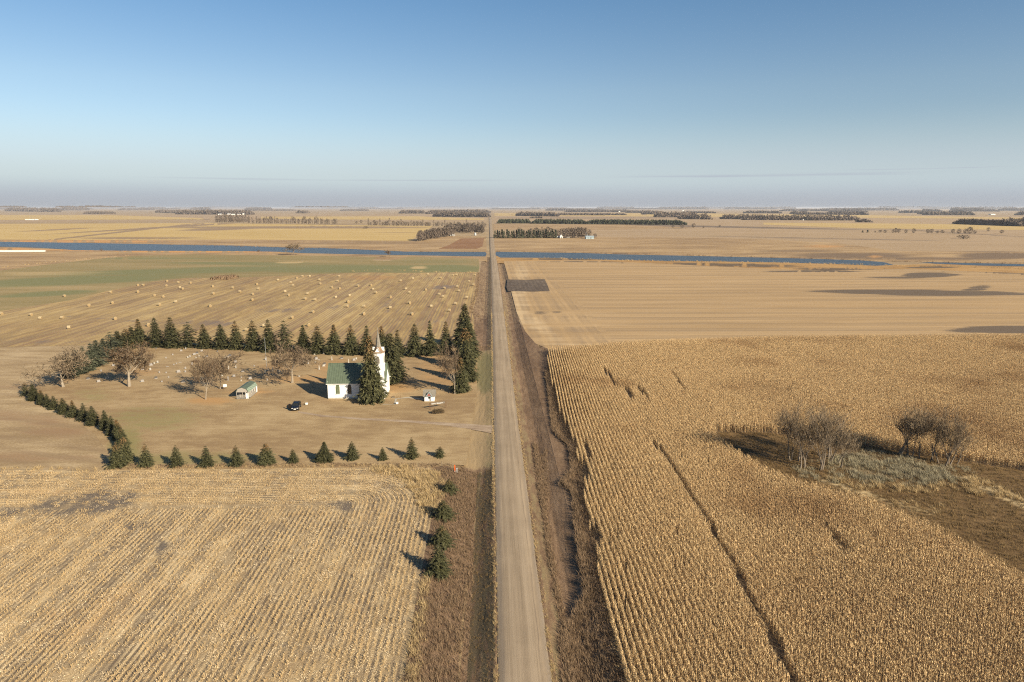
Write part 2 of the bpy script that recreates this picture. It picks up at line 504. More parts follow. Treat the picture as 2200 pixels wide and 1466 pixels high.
M['glass_dark'] = plain('dark glass', (0.02, 0.022, 0.022), 0.15, 0, spec=0.6)
M['glass_green'] = plain('green leaded glass', (0.10, 0.125, 0.065), 0.3, 0.35, 6, spec=0.5)
M['siding'] = plain('grey board siding', (0.33, 0.30, 0.26), 0.85, 0.12, 4)
M['siding_dark'] = plain('dark boards', (0.16, 0.14, 0.115), 0.85, 0.15, 4)  # darker board colour for doors, louvres, battens and signboard
M['concrete'] = plain('concrete', (0.40, 0.36, 0.29), 0.9, 0.12, 2.5)
M['dirt'] = ground_mat('two track dirt', (0.24, 0.165, 0.11), (0.35, 0.26, 0.18), (0.46, 0.36, 0.26), big=0.2, mid=0.8, fine=5, stretch=(0.4, 2), bump=0.03)
M['carpaint'] = plain('black car paint', (0.008, 0.009, 0.014), 0.18, 0, spec=0.6)
M['tyre'] = plain('tyre rubber', (0.02, 0.02, 0.02), 0.8)
M['chrome'] = plain('bright trim', (0.6, 0.6, 0.6), 0.25, 0, metal=0.9)
M['lamp'] = plain('headlight lens', (0.55, 0.56, 0.58), 0.15, 0, spec=0.8)
M['granite_dark'] = plain('dark granite', (0.07, 0.065, 0.065), 0.35, 0.2, 8, spec=0.5)
M['granite_grey'] = plain('grey granite', (0.27, 0.25, 0.235), 0.6, 0.2, 8)
M['marble'] = plain('white marble', (0.37, 0.345, 0.30), 0.6, 0.12, 5)
M['steel'] = plain('galvanised steel', (0.55, 0.58, 0.60), 0.45, 0.12, 1.0, metal=0.3)
M['red'] = plain('faded red boards', (0.30, 0.09, 0.075), 0.8, 0.15, 4)
M['orange'] = plain('orange marker plastic', (0.80, 0.13, 0.02), 0.5)
M['wood'] = plain('weathered wood', (0.22, 0.17, 0.12), 0.9, 0.25, 6)
M['wood_red'] = plain('brown painted wood', (0.14, 0.075, 0.045), 0.85, 0.2, 6)
M['bluegrey'] = plain('blue grey sheet metal', (0.33, 0.40, 0.43), 0.5, 0.1, 0.5)
M['shrub'] = leaf_mat('dark shrub leaves', (0.030, 0.022, 0.012), (0.10, 0.068, 0.035), nscale=4)


# ------------------------------------------------------------------ ground sheets
def in_poly(px, py, poly):
    px = np.asarray(px); py = np.asarray(py)
    c = np.zeros(px.shape, bool)
    n = len(poly)
    for i in range(n):
        x1, y1 = poly[i]; x2, y2 = poly[(i + 1) % n]
        if y1 == y2: continue
        k = ((y1 > py) != (y2 > py)) & (px < (x2 - x1) * (py - y1) / (y2 - y1) + x1)
        c ^= k
    return c


def densify(poly, step):
    out = []
    n = len(poly)
    for i in range(n):
        a = poly[i]; b = poly[(i + 1) % n]
        k = max(1, int(hypot(b[0] - a[0], b[1] - a[1]) / step))
        for j in range(k):
            t = j / k
            out.append((a[0] + (b[0] - a[0]) * t, a[1] + (b[1] - a[1]) * t))
    return out


def blob(px, py, spots):
    """soft elliptical patches, given where the survey shows them: (cx, cy, rx, ry, strength[, slope])"""
    v = np.zeros_like(px)
    for sp in spots:
        cx, cy, rx, ry, s = sp[:5]
        k = sp[5] if len(sp) > 5 else 0.0
        d = ((px - cx) / rx) ** 2 + ((py - cy - k * (px - cx)) / ry) ** 2
        v = np.maximum(v, s * np.exp(-d * d * 0.7))
    return v


def field(name, poly, mat, layer=1, step=(24, 12), rowf=None, soil=(), tint=(), tint2=(), rag=0.0):
    bd = densify(poly, min(max(step) * 1.5, 20))
    if rag:
        r = random.Random(hash(name) & 255)
        bd = [(x + r.uniform(-rag, rag), y + r.uniform(-rag, rag) * 0.4) for x, y in bd]
    xs = [p[0] for p in poly]; ys = [p[1] for p in poly]
    gx, gy = np.meshgrid(np.arange(min(xs), max(xs), step[0]), np.arange(min(ys), max(ys), step[1]))
    gx = gx.ravel() + 0.13; gy = gy.ravel() + 0.17
    k = in_poly(gx, gy, bd)
    pts = bd + list(zip(gx[k], gy[k]))
    nb = len(bd)
    vs, _, fs, *_r = delaunay_2d_cdt([Vector(p) for p in pts], [(i, (i + 1) % nb) for i in range(nb)], [], 1, 1e-4)
    P = np.array([tuple(v) for v in vs])
    wx = np.empty(len(P)); wy = np.empty(len(P))
    for i, (a, b) in enumerate(P):
        wx[i], wy[i] = G(a, b)
    dist = np.hypot(wx, wy)
    wz = layer * np.maximum(0.006, 0.00005 * dist)
    fs = [f if ((wx[f[1]] - wx[f[0]]) * (wy[f[2]] - wy[f[0]]) - (wx[f[2]] - wx[f[0]]) * (wy[f[1]] - wy[f[0]])) > 0 else f[::-1] for f in fs]
    o = mesh_obj(name, np.stack([wx, wy, wz], 1), [tuple(f) for f in fs], mat)
    me = o.data
    def put(an, val):
        a = me.attributes.new(an, 'FLOAT', 'POINT')
        a.data.foreach_set('value', np.asarray(val, dtype=np.float32))
    put('row', rowf(wx, wy) if rowf else wx)
    put('soil', blob(P[:, 0], P[:, 1], soil))
    put('tint', blob(P[:, 0], P[:, 1], tint))
    put('tint2', blob(P[:, 0], P[:, 1], tint2))
    tag(o, kind='structure')
    return o


# the endless prairie, with an opening for the road and its ditches
XL, XR, YB, YT = -8.6, 12.8, 26.0, 705.0
B = 60000.0
gv = [(-B, -3000, 0), (XL, -3000, 0), (XR, -3000, 0), (B, -3000, 0), (-B, YB, 0), (XL, YB, 0), (XR, YB, 0), (B, YB, 0),
      (-B, YT, 0), (XL, YT, 0), (XR, YT, 0), (B, YT, 0), (-B, B, 0), (XL, B, 0), (XR, B, 0), (B, B, 0)]
gf = [(0, 1, 5, 4), (1, 2, 6, 5), (2, 3, 7, 6), (4, 5, 9, 8), (6, 7, 11, 10), (8, 9, 13, 12), (9, 10, 14, 13), (10, 11, 15, 14)]
tag(mesh_obj('ground', gv, gf, M['ground']), kind='structure')

# verges either side of the road
def verge(name, x0, x1):
    xs = np.linspace(x0, x1, 40)
    ys = np.concatenate([np.arange(YB, 300, 1.5), np.arange(300, YT, 6), [YT]])
    gx, gy = np.meshgrid(xs, ys)
    X = gx.ravel(); Y = gy.ravel()
    Z = hz(X, Y) + np.where((X > x0 + 0.1) & (X < x1 - 0.1), rng.normal(0, 0.025, X.shape), 0)
    nx, ny = len(xs), len(ys)
    fs = [(j * nx + i, j * nx + i + 1, (j + 1) * nx + i + 1, (j + 1) * nx + i) for j in range(ny - 1) for i in range(nx - 1)]
    o = mesh_obj(name, np.stack([X, Y, Z], 1), fs, M['ditch'], smooth=True)
    me = o.data
    yard = sstep(124, 130, Y) * (1 - sstep(238, 242, Y)) * (X < 2)
    far = sstep(270, 330, Y)
    px = np.array([PX(a, b) for a, b in zip(X, Y)])
    t1 = np.maximum(yard * 0.95, far * 0.42)
    t2 = blob(px[:, 0], px[:, 1], [(1045, 800, 26, 45, 0.95), (1052, 900, 12, 60, 0.35)])
    t2 = np.maximum(t2, (X > 6.7) * (X < 8.4) * 0.40 * (Y < 400))
    t2 = np.maximum(t2, (X < 0.2) * (X > -1.5) * 0.4)
    # pale mown wheel lines running along the ditches
    for line, w, amp in (([(1033, 1006), (1027, 1060), (1019, 1135)], .22, .8), ([(1003, 1240), (993, 1340), (984, 1466)], .22, .75), ([(1047, 1180), (1043, 1290), (1034, 1400), (1030, 1466)], .16, .6),
                         ([(1162, 985), (1168, 1020), (1172, 1050), (1160, 1100), (1184, 1200), (1200, 1300)], .18, .55)):
        L_ = np.array([G(*q) for q in line]); o_ = np.argsort(L_[:, 1])
        xl = np.interp(Y, L_[o_, 1], L_[o_, 0], left=-99, right=-99)
        t1 = np.maximum(t1, amp * np.exp(-((X - xl) / w) ** 2))
    for an, val in (('row', X), ('soil', (X > -2.9) * (X < 0.3) * (Y < 126) * 0.62), ('tint', t1), ('tint2', t2)):  # soil channel here only darkens a strip of the left ditch by the road
        a = me.attributes.new(an, 'FLOAT', 'POINT')
        a.data.foreach_set('value', np.asarray(val, dtype=np.float32))
    return tag(o, kind='structure')


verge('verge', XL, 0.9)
verge('verge', 6.0, XR)

# the gravel road
def road():
    ys = np.concatenate([np.arange(YB - 60, 400, 5), np.arange(400, 2400, 40), np.arange(2400, 9000, 400)])
    vs, fs, rw = [], [], []
    r = random.Random(3)
    prof = [(-1.0, -0.10), (-0.93, -0.005), (-0.5, 0.05), (0, 0.08), (0.5, 0.05), (0.93, -0.005), (1.0, -0.10)]
    for y in ys:
        c = 3.45 - 0.9 * float(sstep(500, 800, y)) - 0.0009 * max(0, y - 800)
        h = 2.88 if y < 700 else 2.88 + 0.0009 * (y - 700)
        wob = r.uniform(-0.08, 0.08) if y < 400 else 0
        ends = float(sstep(26, 34, y) * (1 - sstep(680, 705, y)))
        for q, dz in prof:
            e = wob if abs(q) > 0.9 else 0
            vs.append((c + q * h + e, y, 0.19 * ends + dz + (0.12 + 0.0004 * y) * (1 - ends)))
            rw.append(q)
    n = len(prof)
    for j in range(len(ys) - 1):
        for i in range(n - 1):
            fs.append((j * n + i, j * n + i + 1, (j + 1) * n + i + 1, (j + 1) * n + i))
    o = mesh_obj('road', vs, fs, M['gravel'], smooth=True)
    a = o.data.attributes.new('row', 'FLOAT', 'POINT')
    a.data.foreach_set('value', np.asarray(rw, dtype=np.float32))
    tag(o, kind='structure')


road()

# --- far country first (large sheets), then nearer fields on top
field('far_field', [(-900, 484), (350, 480), (463, 480), (600, 482), (930, 486), (900, 505), (880, 519), (700, 520), (500, 516), (200, 517), (0, 519), (-900, 512)],
      M['golden'], 1, (9, 1.5), tint=[(350, 489, 260, 1.6, 0.9, -0.06), (250, 500, 260, 1.6, 0.9, -0.11), (640, 489, 300, 2.6, 0.9), (75, 471, 200, 2, 0.8), (300, 512, 150, 2.2, .8), (120, 494, 90, 1.5, 0.8, -0.05),
                                     (850, 500, 60, 1.0, 0.6), (470, 493, 90, 3, 0.8, -0.03)], rag=0)
field('far_field', [(-900, 461), (1040, 461), (1046, 470), (1043, 478), (700, 474), (0, 478), (-900, 480)], M['tanfar'], 1, (10, 1.2),
      tint=[(200, 472, 500, 1.5, 0.6), (800, 471, 300, 1.0, 0.7)])
field('far_field', [(-900, 462.5), (230, 462.5), (430, 469), (440, 472), (0, 473), (-900, 474)], M['golden'], 2, (40, 2))
field('far_field', [(560, 466), (900, 465), (930, 467), (1040, 470), (1040, 473), (700, 472), (560, 470)], M['golden'], 2, (40, 2))
field('far_field', [(1062, 458), (2900, 470), (2900, 548), (2100, 546), (1850, 542), (1720, 528), (1560, 517), (1060, 508)], M['tanfar'], 1, (10, 1.5),
      tint=[(1560, 488, 330, 2.2, 0.75, 0.02), (1780, 513, 380, 1.5, 0.6, 0.02), (2150, 548, 90, 5, 1.0), (2060, 501, 240, 1.2, 0.7, 0.06), (1250, 469, 250, 1.0, 0.9), (1300, 491, 220, 1.2, .6), (1980, 541, 240, 1.4, 0.7)])
field('far_field', [(1640, 479), (1950, 481), (2900, 492), (2900, 502), (2150, 494), (1850, 491), (1640, 483)], M['golden'], 2, (40, 2))
field('far_field', [(1062, 458.5), (1500, 459), (1800, 462), (2200, 468), (2200, 471), (1500, 466), (1062, 464)], M['golden'], 2, (40, 1.5), tint=[(1300, 462, 300, 1, 0.8)])
field('far_field', [(1060, 482), (1330, 483), (1500, 490), (1300, 494), (1060, 494)], M['pasture'], 2, (40, 4))
field('river_bank', [(-900, 513), (200, 516), (520, 515), (880, 518), (960, 508), (1044, 508), (1046, 545), (870, 541), (620, 535), (350, 528), (-900, 523)],
      M['pasture'], 2, (16, 1.6), tint=[(200, 513, 170, 3, 0.8), (760, 522, 200, 6, 0.45)], tint2=[(150, 519, 260, 3, 0.7)])
field('river_bank', [(1061, 508), (1250, 510), (1500, 511), (1650, 515), (1800, 523), (1930, 540), (2900, 545), (2900, 568), (2200, 567), (1900, 562), (1750, 558), (1500, 552), (1250, 546), (1063, 543)],
      M['pasture'], 2, (16, 1.6), tint=[(1720, 540, 110, 3, 0.6), (1830, 550, 140, 7, 0.75), (2000, 556, 200, 3, 0.7), (1330, 545, 80, 2, .7), (2150, 550, 90, 7, 1.0)], tint2=[(1770, 530, 60, 4, 0.5), (1880, 552, 20, 4, 0.6)])
field('field', [(990, 513), (1040, 512), (1037, 530), (1025, 535), (942, 535), (965, 527)], M['red_field'], 3, (16, 6))
field('river_bank', [(-900, 541), (0, 531), (90, 536), (260, 538), (500, 538), (640, 542), (800, 546), (1046, 549), (1046, 562), (560, 552), (250, 552), (0, 585), (-900, 640)],
      M['pasture'], 2, (16, 1.6), tint2=[(100, 536, 200, 3, 0.9), (430, 541, 200, 2.5, 0.9), (620, 546, 40, 2, 0.5)])
field('river_bank', [(1063, 550), (1300, 552), (1500, 560), (1700, 565), (1920, 570), (2060, 566), (2900, 575), (2900, 612), (2000, 585), (1700, 580), (1400, 572), (1063, 566)],
      M['reed'], 2, (16, 1.5), tint=[(1560, 570, 170, 4, 0.8, 0.02), (1830, 581, 130, 4, 0.9, 0.03), (2000, 575, 60, 2, .9), (1240, 557, 120, 2.4, 0.9)])

water = field('river', [(-900, 514), (-300, 517), (0, 520), (150, 522), (350, 525.5), (500, 528), (620, 532), (700, 533), (790, 537), (870, 541), (960, 541.5), (1043, 542),
                        (1045.5, 546), (1043, 551.5), (1000, 551), (950, 550), (800, 547.5), (650, 544.5), (600, 541.5), (500, 540), (250, 539), (160, 538), (90, 533), (0, 530.5), (-300, 528), (-900, 527)],
              M['water'], 3, (30, 3))
water2 = field('river', [(1066, 541.5), (1100, 542), (1250, 544), (1330, 547), (1500, 550.5), (1750, 556.5), (1850, 560), (1900, 564), (1921, 570), (1880, 571.5), (1800, 568), (1700, 565), (1560, 562.5), (1450, 561.5),
                         (1300, 558.5), (1180, 554.5), (1075, 554), (1063.5, 548)], M['water'], 3, (30, 3))
field('river', [(1975, 563.5), (2100, 566), (2200, 568), (2900, 574), (2900, 581), (2200, 573), (2100, 571), (2010, 567)], M['water'], 3, (30, 3))

field('pasture', [(-900, 660), (-400, 610), (0, 582), (110, 568), (200, 558), (290, 550), (420, 547), (560, 549), (700, 550), (810, 553), (800, 560), (835, 561), (880, 552), (1028, 556), (1030, 575), (1028, 585), (860, 587), (780, 586), (640, 592),
                  (480, 598), (400, 598), (330, 605), (230, 626), (150, 646), (0, 669), (-400, 720), (-900, 790)],
      M['winter'], 3, (14, 3),
      tint=[(150, 604, 260, 10, 0.9, -0.04), (420, 582, 330, 8, 0.8, -0.03), (100, 632, 120, 6, 0.75, -0.05), (760, 578, 300, 10, 0.75), (520, 566, 200, 3.5, 0.7), (960, 578, 90, 9, 0.9), (300, 556, 260, 3, 0.6), (930, 562, 120, 5, .5), (180, 575, 240, 4, .35)],
      tint2=[(90, 588, 180, 6, 0.45), (620, 565, 30, 2, .9), (900, 576, 22, 3, 0.9), (60, 615, 170, 5, .35), (690, 563, 170, 3, .45)])

ROWX = lambda x, y: x + 1.2 * np.sin(y / 60.0) * sstep(40, 200, np.abs(x))
field('bale_field', [(-900, 800), (-400, 725), (0, 669), (150, 646), (230, 626), (330, 605), (400, 598), (480, 598), (640, 592), (780, 586), (860, 587), (1028, 585), (1027, 610), (1021, 650), (1014, 668), (1019, 690), (1018, 745),
                     (600, 742), (340, 738), (240, 741), (0, 746), (-400, 765), (-900, 830)],
      M['bale_field'], 4, (12, 5), rowf=ROWX,
      soil=[(60, 655, 110, 5, 0.62, -0.14), (340, 601, 80, 3, 0.55, -0.1), (600, 668, 70, 6, 0.5), (300, 690, 230, 3, 0.6, 0.06), (760, 660, 60, 10, .35), (950, 617, 45, 5, 0.6), (930, 690, 60, 25, 0.30), (840, 660, 60, 25, 0.3), (100, 735, 200, 5, 0.5), (560, 610, 300, 3, .3), (455, 693, 80, 4, .6)],
      tint=[(800, 597, 60, 5, 0.9), (150, 700, 200, 12, 0.35), (600, 700, 200, 14, .3)])

field('field', [(-900, 845), (-400, 772), (0, 747), (240, 742), (300, 745), (250, 768), (150, 800), (95, 822), (50, 838), (70, 862), (150, 895), (205, 935), (240, 985), (240, 1012), (0, 1008), (-900, 1012)],
      M['westfield'], 4, (20, 10), rowf=lambda x, y: y + 0.35 * x, tint=[(60, 900, 120, 18, 0.55, 0.1), (120, 930, 90, 14, .6), (40, 830, 90, 10, 0.45), (30, 985, 120, 14, .6), (160, 985, 60, 10, .5)])

field('yard', [(250, 768), (300, 745), (340, 738), (600, 742), (1018, 745), (1026, 765), (1024, 850), (1016, 900), (1002, 1000), (800, 1006), (240, 1010), (240, 985), (205, 935), (150, 895), (70, 862), (50, 838), (95, 822), (150, 800)],
      M['yard'], 5, (14, 7), rowf=lambda x, y: y + 0.12 * x + 2 * np.sin(x / 25), tint=[(330, 900, 120, 30, 0.55), (400, 985, 240, 16, 0.62), (270, 960, 40, 50, 0.75), (200, 850, 60, 20, .45)],
      tint2=[(450, 862, 60, 10, 0.72), (650, 815, 120, 10, 0.6), (600, 790, 60, 12, .5), (130, 812, 40, 12, .6), (300, 800, 60, 10, 0.55), (960, 800, 80, 50, 0.5), (540, 842, 60, 8, .6), (720, 790, 50, 20, .6), (860, 835, 50, 10, .7)])


def rows_near(x, y):
    """harvested rows run beside the road and turn along the yard at the headland"""
    R = 16.0
    qx = x + 9.0 + R
    qy = y - 126.5 + R
    d = np.where((qx > 0) & (qy > 0), np.hypot(qx, qy), np.maximum(qx, np.where(qy > 0, qy, -1e3)))
    return np.where(qy > 0, np.where(qx > 0, d, qy), qx)


field('stubble_field', [(-1400, 1013), (-300, 1010), (0, 1008), (240, 1012), (500, 1008), (800, 1004), (880, 1008), (926, 1030), (930, 1100), (910, 1200), (892, 1300), (868, 1466), (820, 1760), (-1400, 1760)],
      M['stubble_near'], 4, (16, 10), rowf=rows_near,
      soil=[(170, 1085, 170, 28, 0.62, -0.12), (40, 1100, 60, 10, .55), (300, 1130, 40, 14, 0.6), (740, 1090, 55, 12, 0.62, 0.15), (700, 1090, 34, 10, 0.5), (760, 1110, 10, 30, 0.55), (345, 1180, 20, 30, .5), (640, 1400, 50, 40, 0.35), (560, 1190, 40, 25, .3), (880, 1420, 16, 100, 0.5)],
      tint=[(200, 1320, 170, 60, 0.45, -0.4), (800, 1100, 60, 60, 0.35), (120, 1060, 120, 12, .4), (480, 1300, 60, 60, .3), (770, 1330, 50, 90, .35)])

field('wheat_field', [(1082, 562), (1240, 560), (1400, 566), (1560, 574), (1750, 582), (1960, 578), (2060, 583), (2900, 612), (2900, 718), (2200, 722), (1700, 727), (1400, 735), (1250, 745), (1165, 752), (1150, 738), (1128, 712), (1110, 672), (1098, 625), (1090, 590)],
      M['wheat'], 4, (10, 3), rowf=lambda x, y: np.where(x < 46, x * 1.0, y * 0.55 + x * 0.012),
      soil=[(1135, 614, 52, 15, 0.0), (1990, 630, 230, 6.5, 1.0, 0.012), (2100, 620, 32, 5.5, 0.8, -0.08), (2190, 709, 150, 9, 1.0), (1760, 583, 90, 2.2, 0.9), (2000, 591, 60, 6, 0.95, 0.0), (1930, 597, 90, 2.4, 0.9), (2140, 585, 90, 2, 0.9, 0.04),
            (1690, 583, 60, 1.6, .9), (1160, 674, 16, 6, 0.42), (1195, 670, 14, 5, 0.4), (1215, 715, 40, 10, 0.32), (1180, 702, 30, 8, .3), (1130, 633, 8, 4, .4), (1350, 563, 200, 1, 0.7)],
      tint=[(1120, 590, 20, 30, 0.5), (1110, 660, 30, 60, 0.55), (1155, 700, 60, 20, 0.5, 0.6), (1500, 741, 400, 3, 0.7)],
      tint2=[(1240, 712, 50, 9, 0.42), (1700, 655, 300, 3, 0.3)])
field('tilled_patch', [(1090, 601), (1130, 602), (1171, 600.5), (1175, 612), (1182, 626.5), (1150, 627), (1092, 626.5), (1089, 618)], M['tilled'], 6, (10, 4), rag=1.0)
LEFTW = [PX(XR + 0.02, y) for y in (52, 64, 80, 100, 130, 170, 230, 300)]
field('ditch', [(1182, 752), (1180, 775), (1204, 885), (1240, 965), (1254, 1050), (1272, 1150), (1296, 1280), (1318, 1400), (1344, 1480), (1400, 1720)] + LEFTW + [(1128, 712), (1150, 738)],
      M['ditch'], 4, (14, 10), tint2=[(1160, 760, 30, 20, .3)])
EDGEW = [PX(XL + 0.02, y) for y in (128, 110, 95, 80, 70, 60, 50)]
field('ditch', [(930, 1004), (915, 1028), (926, 1100), (905, 1200), (887, 1300), (863, 1466), (815, 1760)] + EDGEW[::-1], M['ditch'], 3, (14, 10))
CORN_PX = [(1178, 757), (1250, 750), (1400, 739), (1700, 731), (2200, 726), (3000, 720), (3000, 1760), (1400, 1760), (1338, 1480), (1314, 1400), (1292, 1280), (1268, 1150), (1250, 1050), (1236, 965), (1200, 885), (1175, 790)]
SLOUGH_PX = [(1530, 930), (1640, 930), (1760, 942), (1850, 956), (1950, 973), (2060, 991), (2200, 1012), (2420, 1050), (2600, 1120), (2600, 1400), (2420, 1345), (2300, 1300), (2200, 1255), (2110, 1205), (2020, 1154), (1930, 1118), (1860, 1088), (1780, 1064), (1700, 1042), (1620, 1006), (1560, 968)]
field('corn_ground', CORN_PX, M['corn_floor'], 5, (40, 20))
field('slough', SLOUGH_PX, M['slough'], 6, (14, 8), tint=[(1900, 1005, 120, 18, 0.6, 0.06)],
      tint2=[(2150, 1060, 90, 13, 0.9, 0.45), (1830, 1052, 90, 8, 0.8, 0.35), (1960, 1092, 60, 8, 0.6, 0.3)])
# drive into the yard and worn wheel tracks
field('driveway', [(1068, 915), (1040, 914), (1000, 911), (960, 909), (870, 903), (780, 899), (690, 892), (640, 884), (640, 887), (690, 896), (780, 903), (870, 908), (950, 914), (1000, 921), (1040, 928), (1068, 934)],
      M['dirt'], 7, (10, 3), rag=1.2)
field('walkway', [(823, 869), (846.5, 869), (849, 857), (853, 856.7), (876, 853.6), (912, 858), (913, 860), (877, 856), (861, 857), (853, 858), (849, 869.5), (823, 870)], M['concrete'], 7, (8, 3))
print('ground done')

# ------------------------------------------------------------------ scattered growth (stuff)
PROTO_COLS = {}


def proto_collection(name, meshes, mat):
    c = bpy.data.collections.new(name)      # never linked to the scene: only its meshes are instanced
    for i, (v, f) in enumerate(meshes):
        me = bpy.data.meshes.new(name)
        me.from_pydata([tuple(map(float, q)) for q in v], [], f)
        me.materials.append(mat)
        o = bpy.data.objects.new(name + '_piece', me)
        c.objects.link(o)
    return c


def scatter(name, pts, rotz, scl, variants, mat, label=None, tiltx=None):
    """one object of uncountable growth: instances of small clumps on computed points"""
    key = name + mat.name
    col = proto_collection(name, variants, mat)
    me = bpy.data.meshes.new(name)
    n = len(pts)
    me.vertices.add(n)
    me.vertices.foreach_set('co', np.asarray(pts, dtype=np.float32).ravel())
    rot = np.zeros((n, 3), dtype=np.float32)
    rot[:, 2] = rotz
    if tiltx is not None:
        rot[:, 0] = tiltx
    a = me.attributes.new('rot', 'FLOAT_VECTOR', 'POINT'); a.data.foreach_set('vector', rot.ravel())
    sv = np.asarray(scl, dtype=np.float32)
    if sv.ndim == 1: sv = np.stack([sv, sv, sv], 1)
    a = me.attributes.new('scl', 'FLOAT_VECTOR', 'POINT'); a.data.foreach_set('vector', np.ascontiguousarray(sv).ravel())
    a = me.attributes.new('idx', 'INT', 'POINT'); a.data.foreach_set('value', rng.integers(0, len(variants), n).astype(np.int32))
    me.update()
    o = link(bpy.data.objects.new(name, me))
    ng = bpy.data.node_groups.new(name, 'GeometryNodeTree')
    ng.interface.new_socket('Geometry', in_out='INPUT', socket_type='NodeSocketGeometry')
    ng.interface.new_socket('Geometry', in_out='OUTPUT', socket_type='NodeSocketGeometry')
    gi = ng.nodes.new('NodeGroupInput'); go = ng.nodes.new('NodeGroupOutput')
    ci = ng.nodes.new('GeometryNodeCollectionInfo')
    ci.inputs['Collection'].default_value = col
    ci.inputs['Separate Children'].default_value = True
    ci.inputs['Reset Children'].default_value = True
    ip = ng.nodes.new('GeometryNodeInstanceOnPoints')
    ip.inputs['Pick Instance'].default_value = True
    def na(nm, tp):
        q = ng.nodes.new('GeometryNodeInputNamedAttribute'); q.data_type = tp; q.inputs['Name'].default_value = nm
        return [s_ for s_ in q.outputs if s_.enabled and s_.name == 'Attribute'][0]
    e2r = ng.nodes.new('FunctionNodeEulerToRotation')
    L = ng.links
    L.new(na('rot', 'FLOAT_VECTOR'), e2r.inputs[0])
    L.new(gi.outputs[0], ip.inputs['Points'])
    L.new(ci.outputs[0], ip.inputs['Instance'])
    L.new(na('idx', 'INT'), ip.inputs['Instance Index'])
    L.new(e2r.outputs[0], ip.inputs['Rotation'])
    L.new(na('scl', 'FLOAT_VECTOR'), ip.inputs['Scale'])
    L.new(ip.outputs[0], go.inputs[0])
    md = o.modifiers.new('scatter', 'NODES')
    md.node_group = ng
    return tag(o, label, kind='stuff')


def blade(v, f, x, y, z0, h, w, lean, ang, segs=2, droop=0.0):
    """narrow bent blade"""
    k = len(v)
    dx, dy = cos(ang), sin(ang)
    nx, ny = -dy, dx
    for i in range(segs + 1):
        t = i / segs
        ww = w * (1 - t) ** 0.7
        ox = lean * t * t * h
        zz = z0 + h * (t - droop * t * t)
        cx, cy = x + dx * ox, y + dy * ox
        if i < segs:
            v.append((cx - nx * ww / 2, cy - ny * ww / 2, zz)); v.append((cx + nx * ww / 2, cy + ny * ww / 2, zz))
        else:
            v.append((cx, cy, zz))
    for i in range(segs - 1):
        f.append((k + 2 * i, k + 2 * i + 1, k + 2 * i + 3, k + 2 * i + 2))
    f.append((k + 2 * segs - 2, k + 2 * segs - 1, k + 2 * segs))


def grass_variants(n, blades, h, w, spread, lean, seed):
    out = []
    r = random.Random(seed)
    for _ in range(n):
        v, f = [], []
        for _b in range(blades):
            a = r.uniform(0, 2 * pi); q = spread * sqrt(r.random())
            blade(v, f, q * cos(a), q * sin(a), -0.02, h * r.uniform(0.55, 1.1), w * r.uniform(.7, 1.3), lean * r.uniform(0.2, 1.4), r.uniform(0, 2 * pi), 2)
        out.append((v, f))
    return out


def corn_variants(n, seed, length=1.0, per=8):
    """one metre of a standing dry corn row, running along y"""
    out = []
    r = random.Random(seed)
    for _ in range(n):
        v, f = [], []
        for i in range(per):
            x = r.gauss(0, 0.02); y = (i + 0.5 + r.uniform(-.25, .25)) / per * length - length / 2
            h = r.uniform(1.85, 2.2)
            lx, ly = r.gauss(0, 0.06), r.gauss(0, 0.10)
            k = len(v)
            w = 0.022
            v += [(x - w, y, 0), (x + w, y, 0), (x + lx, y + ly, h), (x, y - w, 0), (x, y + w, 0)]
            f += [(k, k + 1, k + 2), (k + 3, k + 4, k + 2)]
            for j in range(9):
                t = r.uniform(0.3, 1.0)
                ll = r.uniform(0.30, 0.50)
                blade(v, f, x + lx * t, y + ly * t, h * t, ll, r.uniform(0.07, 0.115), r.uniform(0.12, 0.42), r.uniform(0, 2 * pi), 2, droop=r.uniform(0.6, 1.8))
            # tassel
            for j in range(3):
                blade(v, f, x + lx, y + ly, h - 0.03, r.uniform(.2, .32), 0.028, r.uniform(.2, .8), r.uniform(0, 2 * pi), 1)
        out.append((v, f))
    return out


def pts_in(poly_px, dens, ymax=None, jitter_z=0.0, zoff=0.0):
    W_ = np.array([G(*p) for p in poly_px])
    x0, y0 = W_.min(0); x1, y1 = W_.max(0)
    x0, x1 = max(x0, -400), min(x1, 400); y0 = max(y0, 50); y1 = min(y1, ymax or 1e9)
    n = int((x1 - x0) * (y1 - y0) * dens)
    X = rng.uniform(x0, x1, n); Y = rng.uniform(y0, y1, n)
    k = in_poly(X, Y, [tuple(w) for w in W_])
    X, Y = X[k], Y[k]
    P = PXv(X, Y)
    k = (P[:, 0] > -160) & (P[:, 0] < 2360) & (P[:, 1] < 1640)
    X, Y = X[k], Y[k]
    return X, Y


def PXv(x, y, z=0.0):
    X = x * cos(YAW) - y * sin(YAW); Y = x * sin(YAW) + y * cos(YAW); Z = z - CAM_H
    d = Y * cos(PITCH) - Z * sin(PITCH); v = Y * sin(PITCH) + Z * cos(PITCH)
    return np.stack([1100 + FPX * X / d, 733 - FPX * v / d], 1)


def place(name, X, Y, variants, mat, scale=(0.8, 1.2), rot=None, label=None, z=0.0, sz=None):
    n = len(X)
    Z = hz(X, Y) + z
    s_ = rng.uniform(scale[0], scale[1], n)
    S = np.stack([s_, s_, s_ * (sz if sz is not None else 1.0)], 1)
    R = rng.uniform(0, 2 * pi, n) if rot is None else rot
    return scatter(name, np.stack([X, Y, Z], 1), R, S, variants, mat, label)


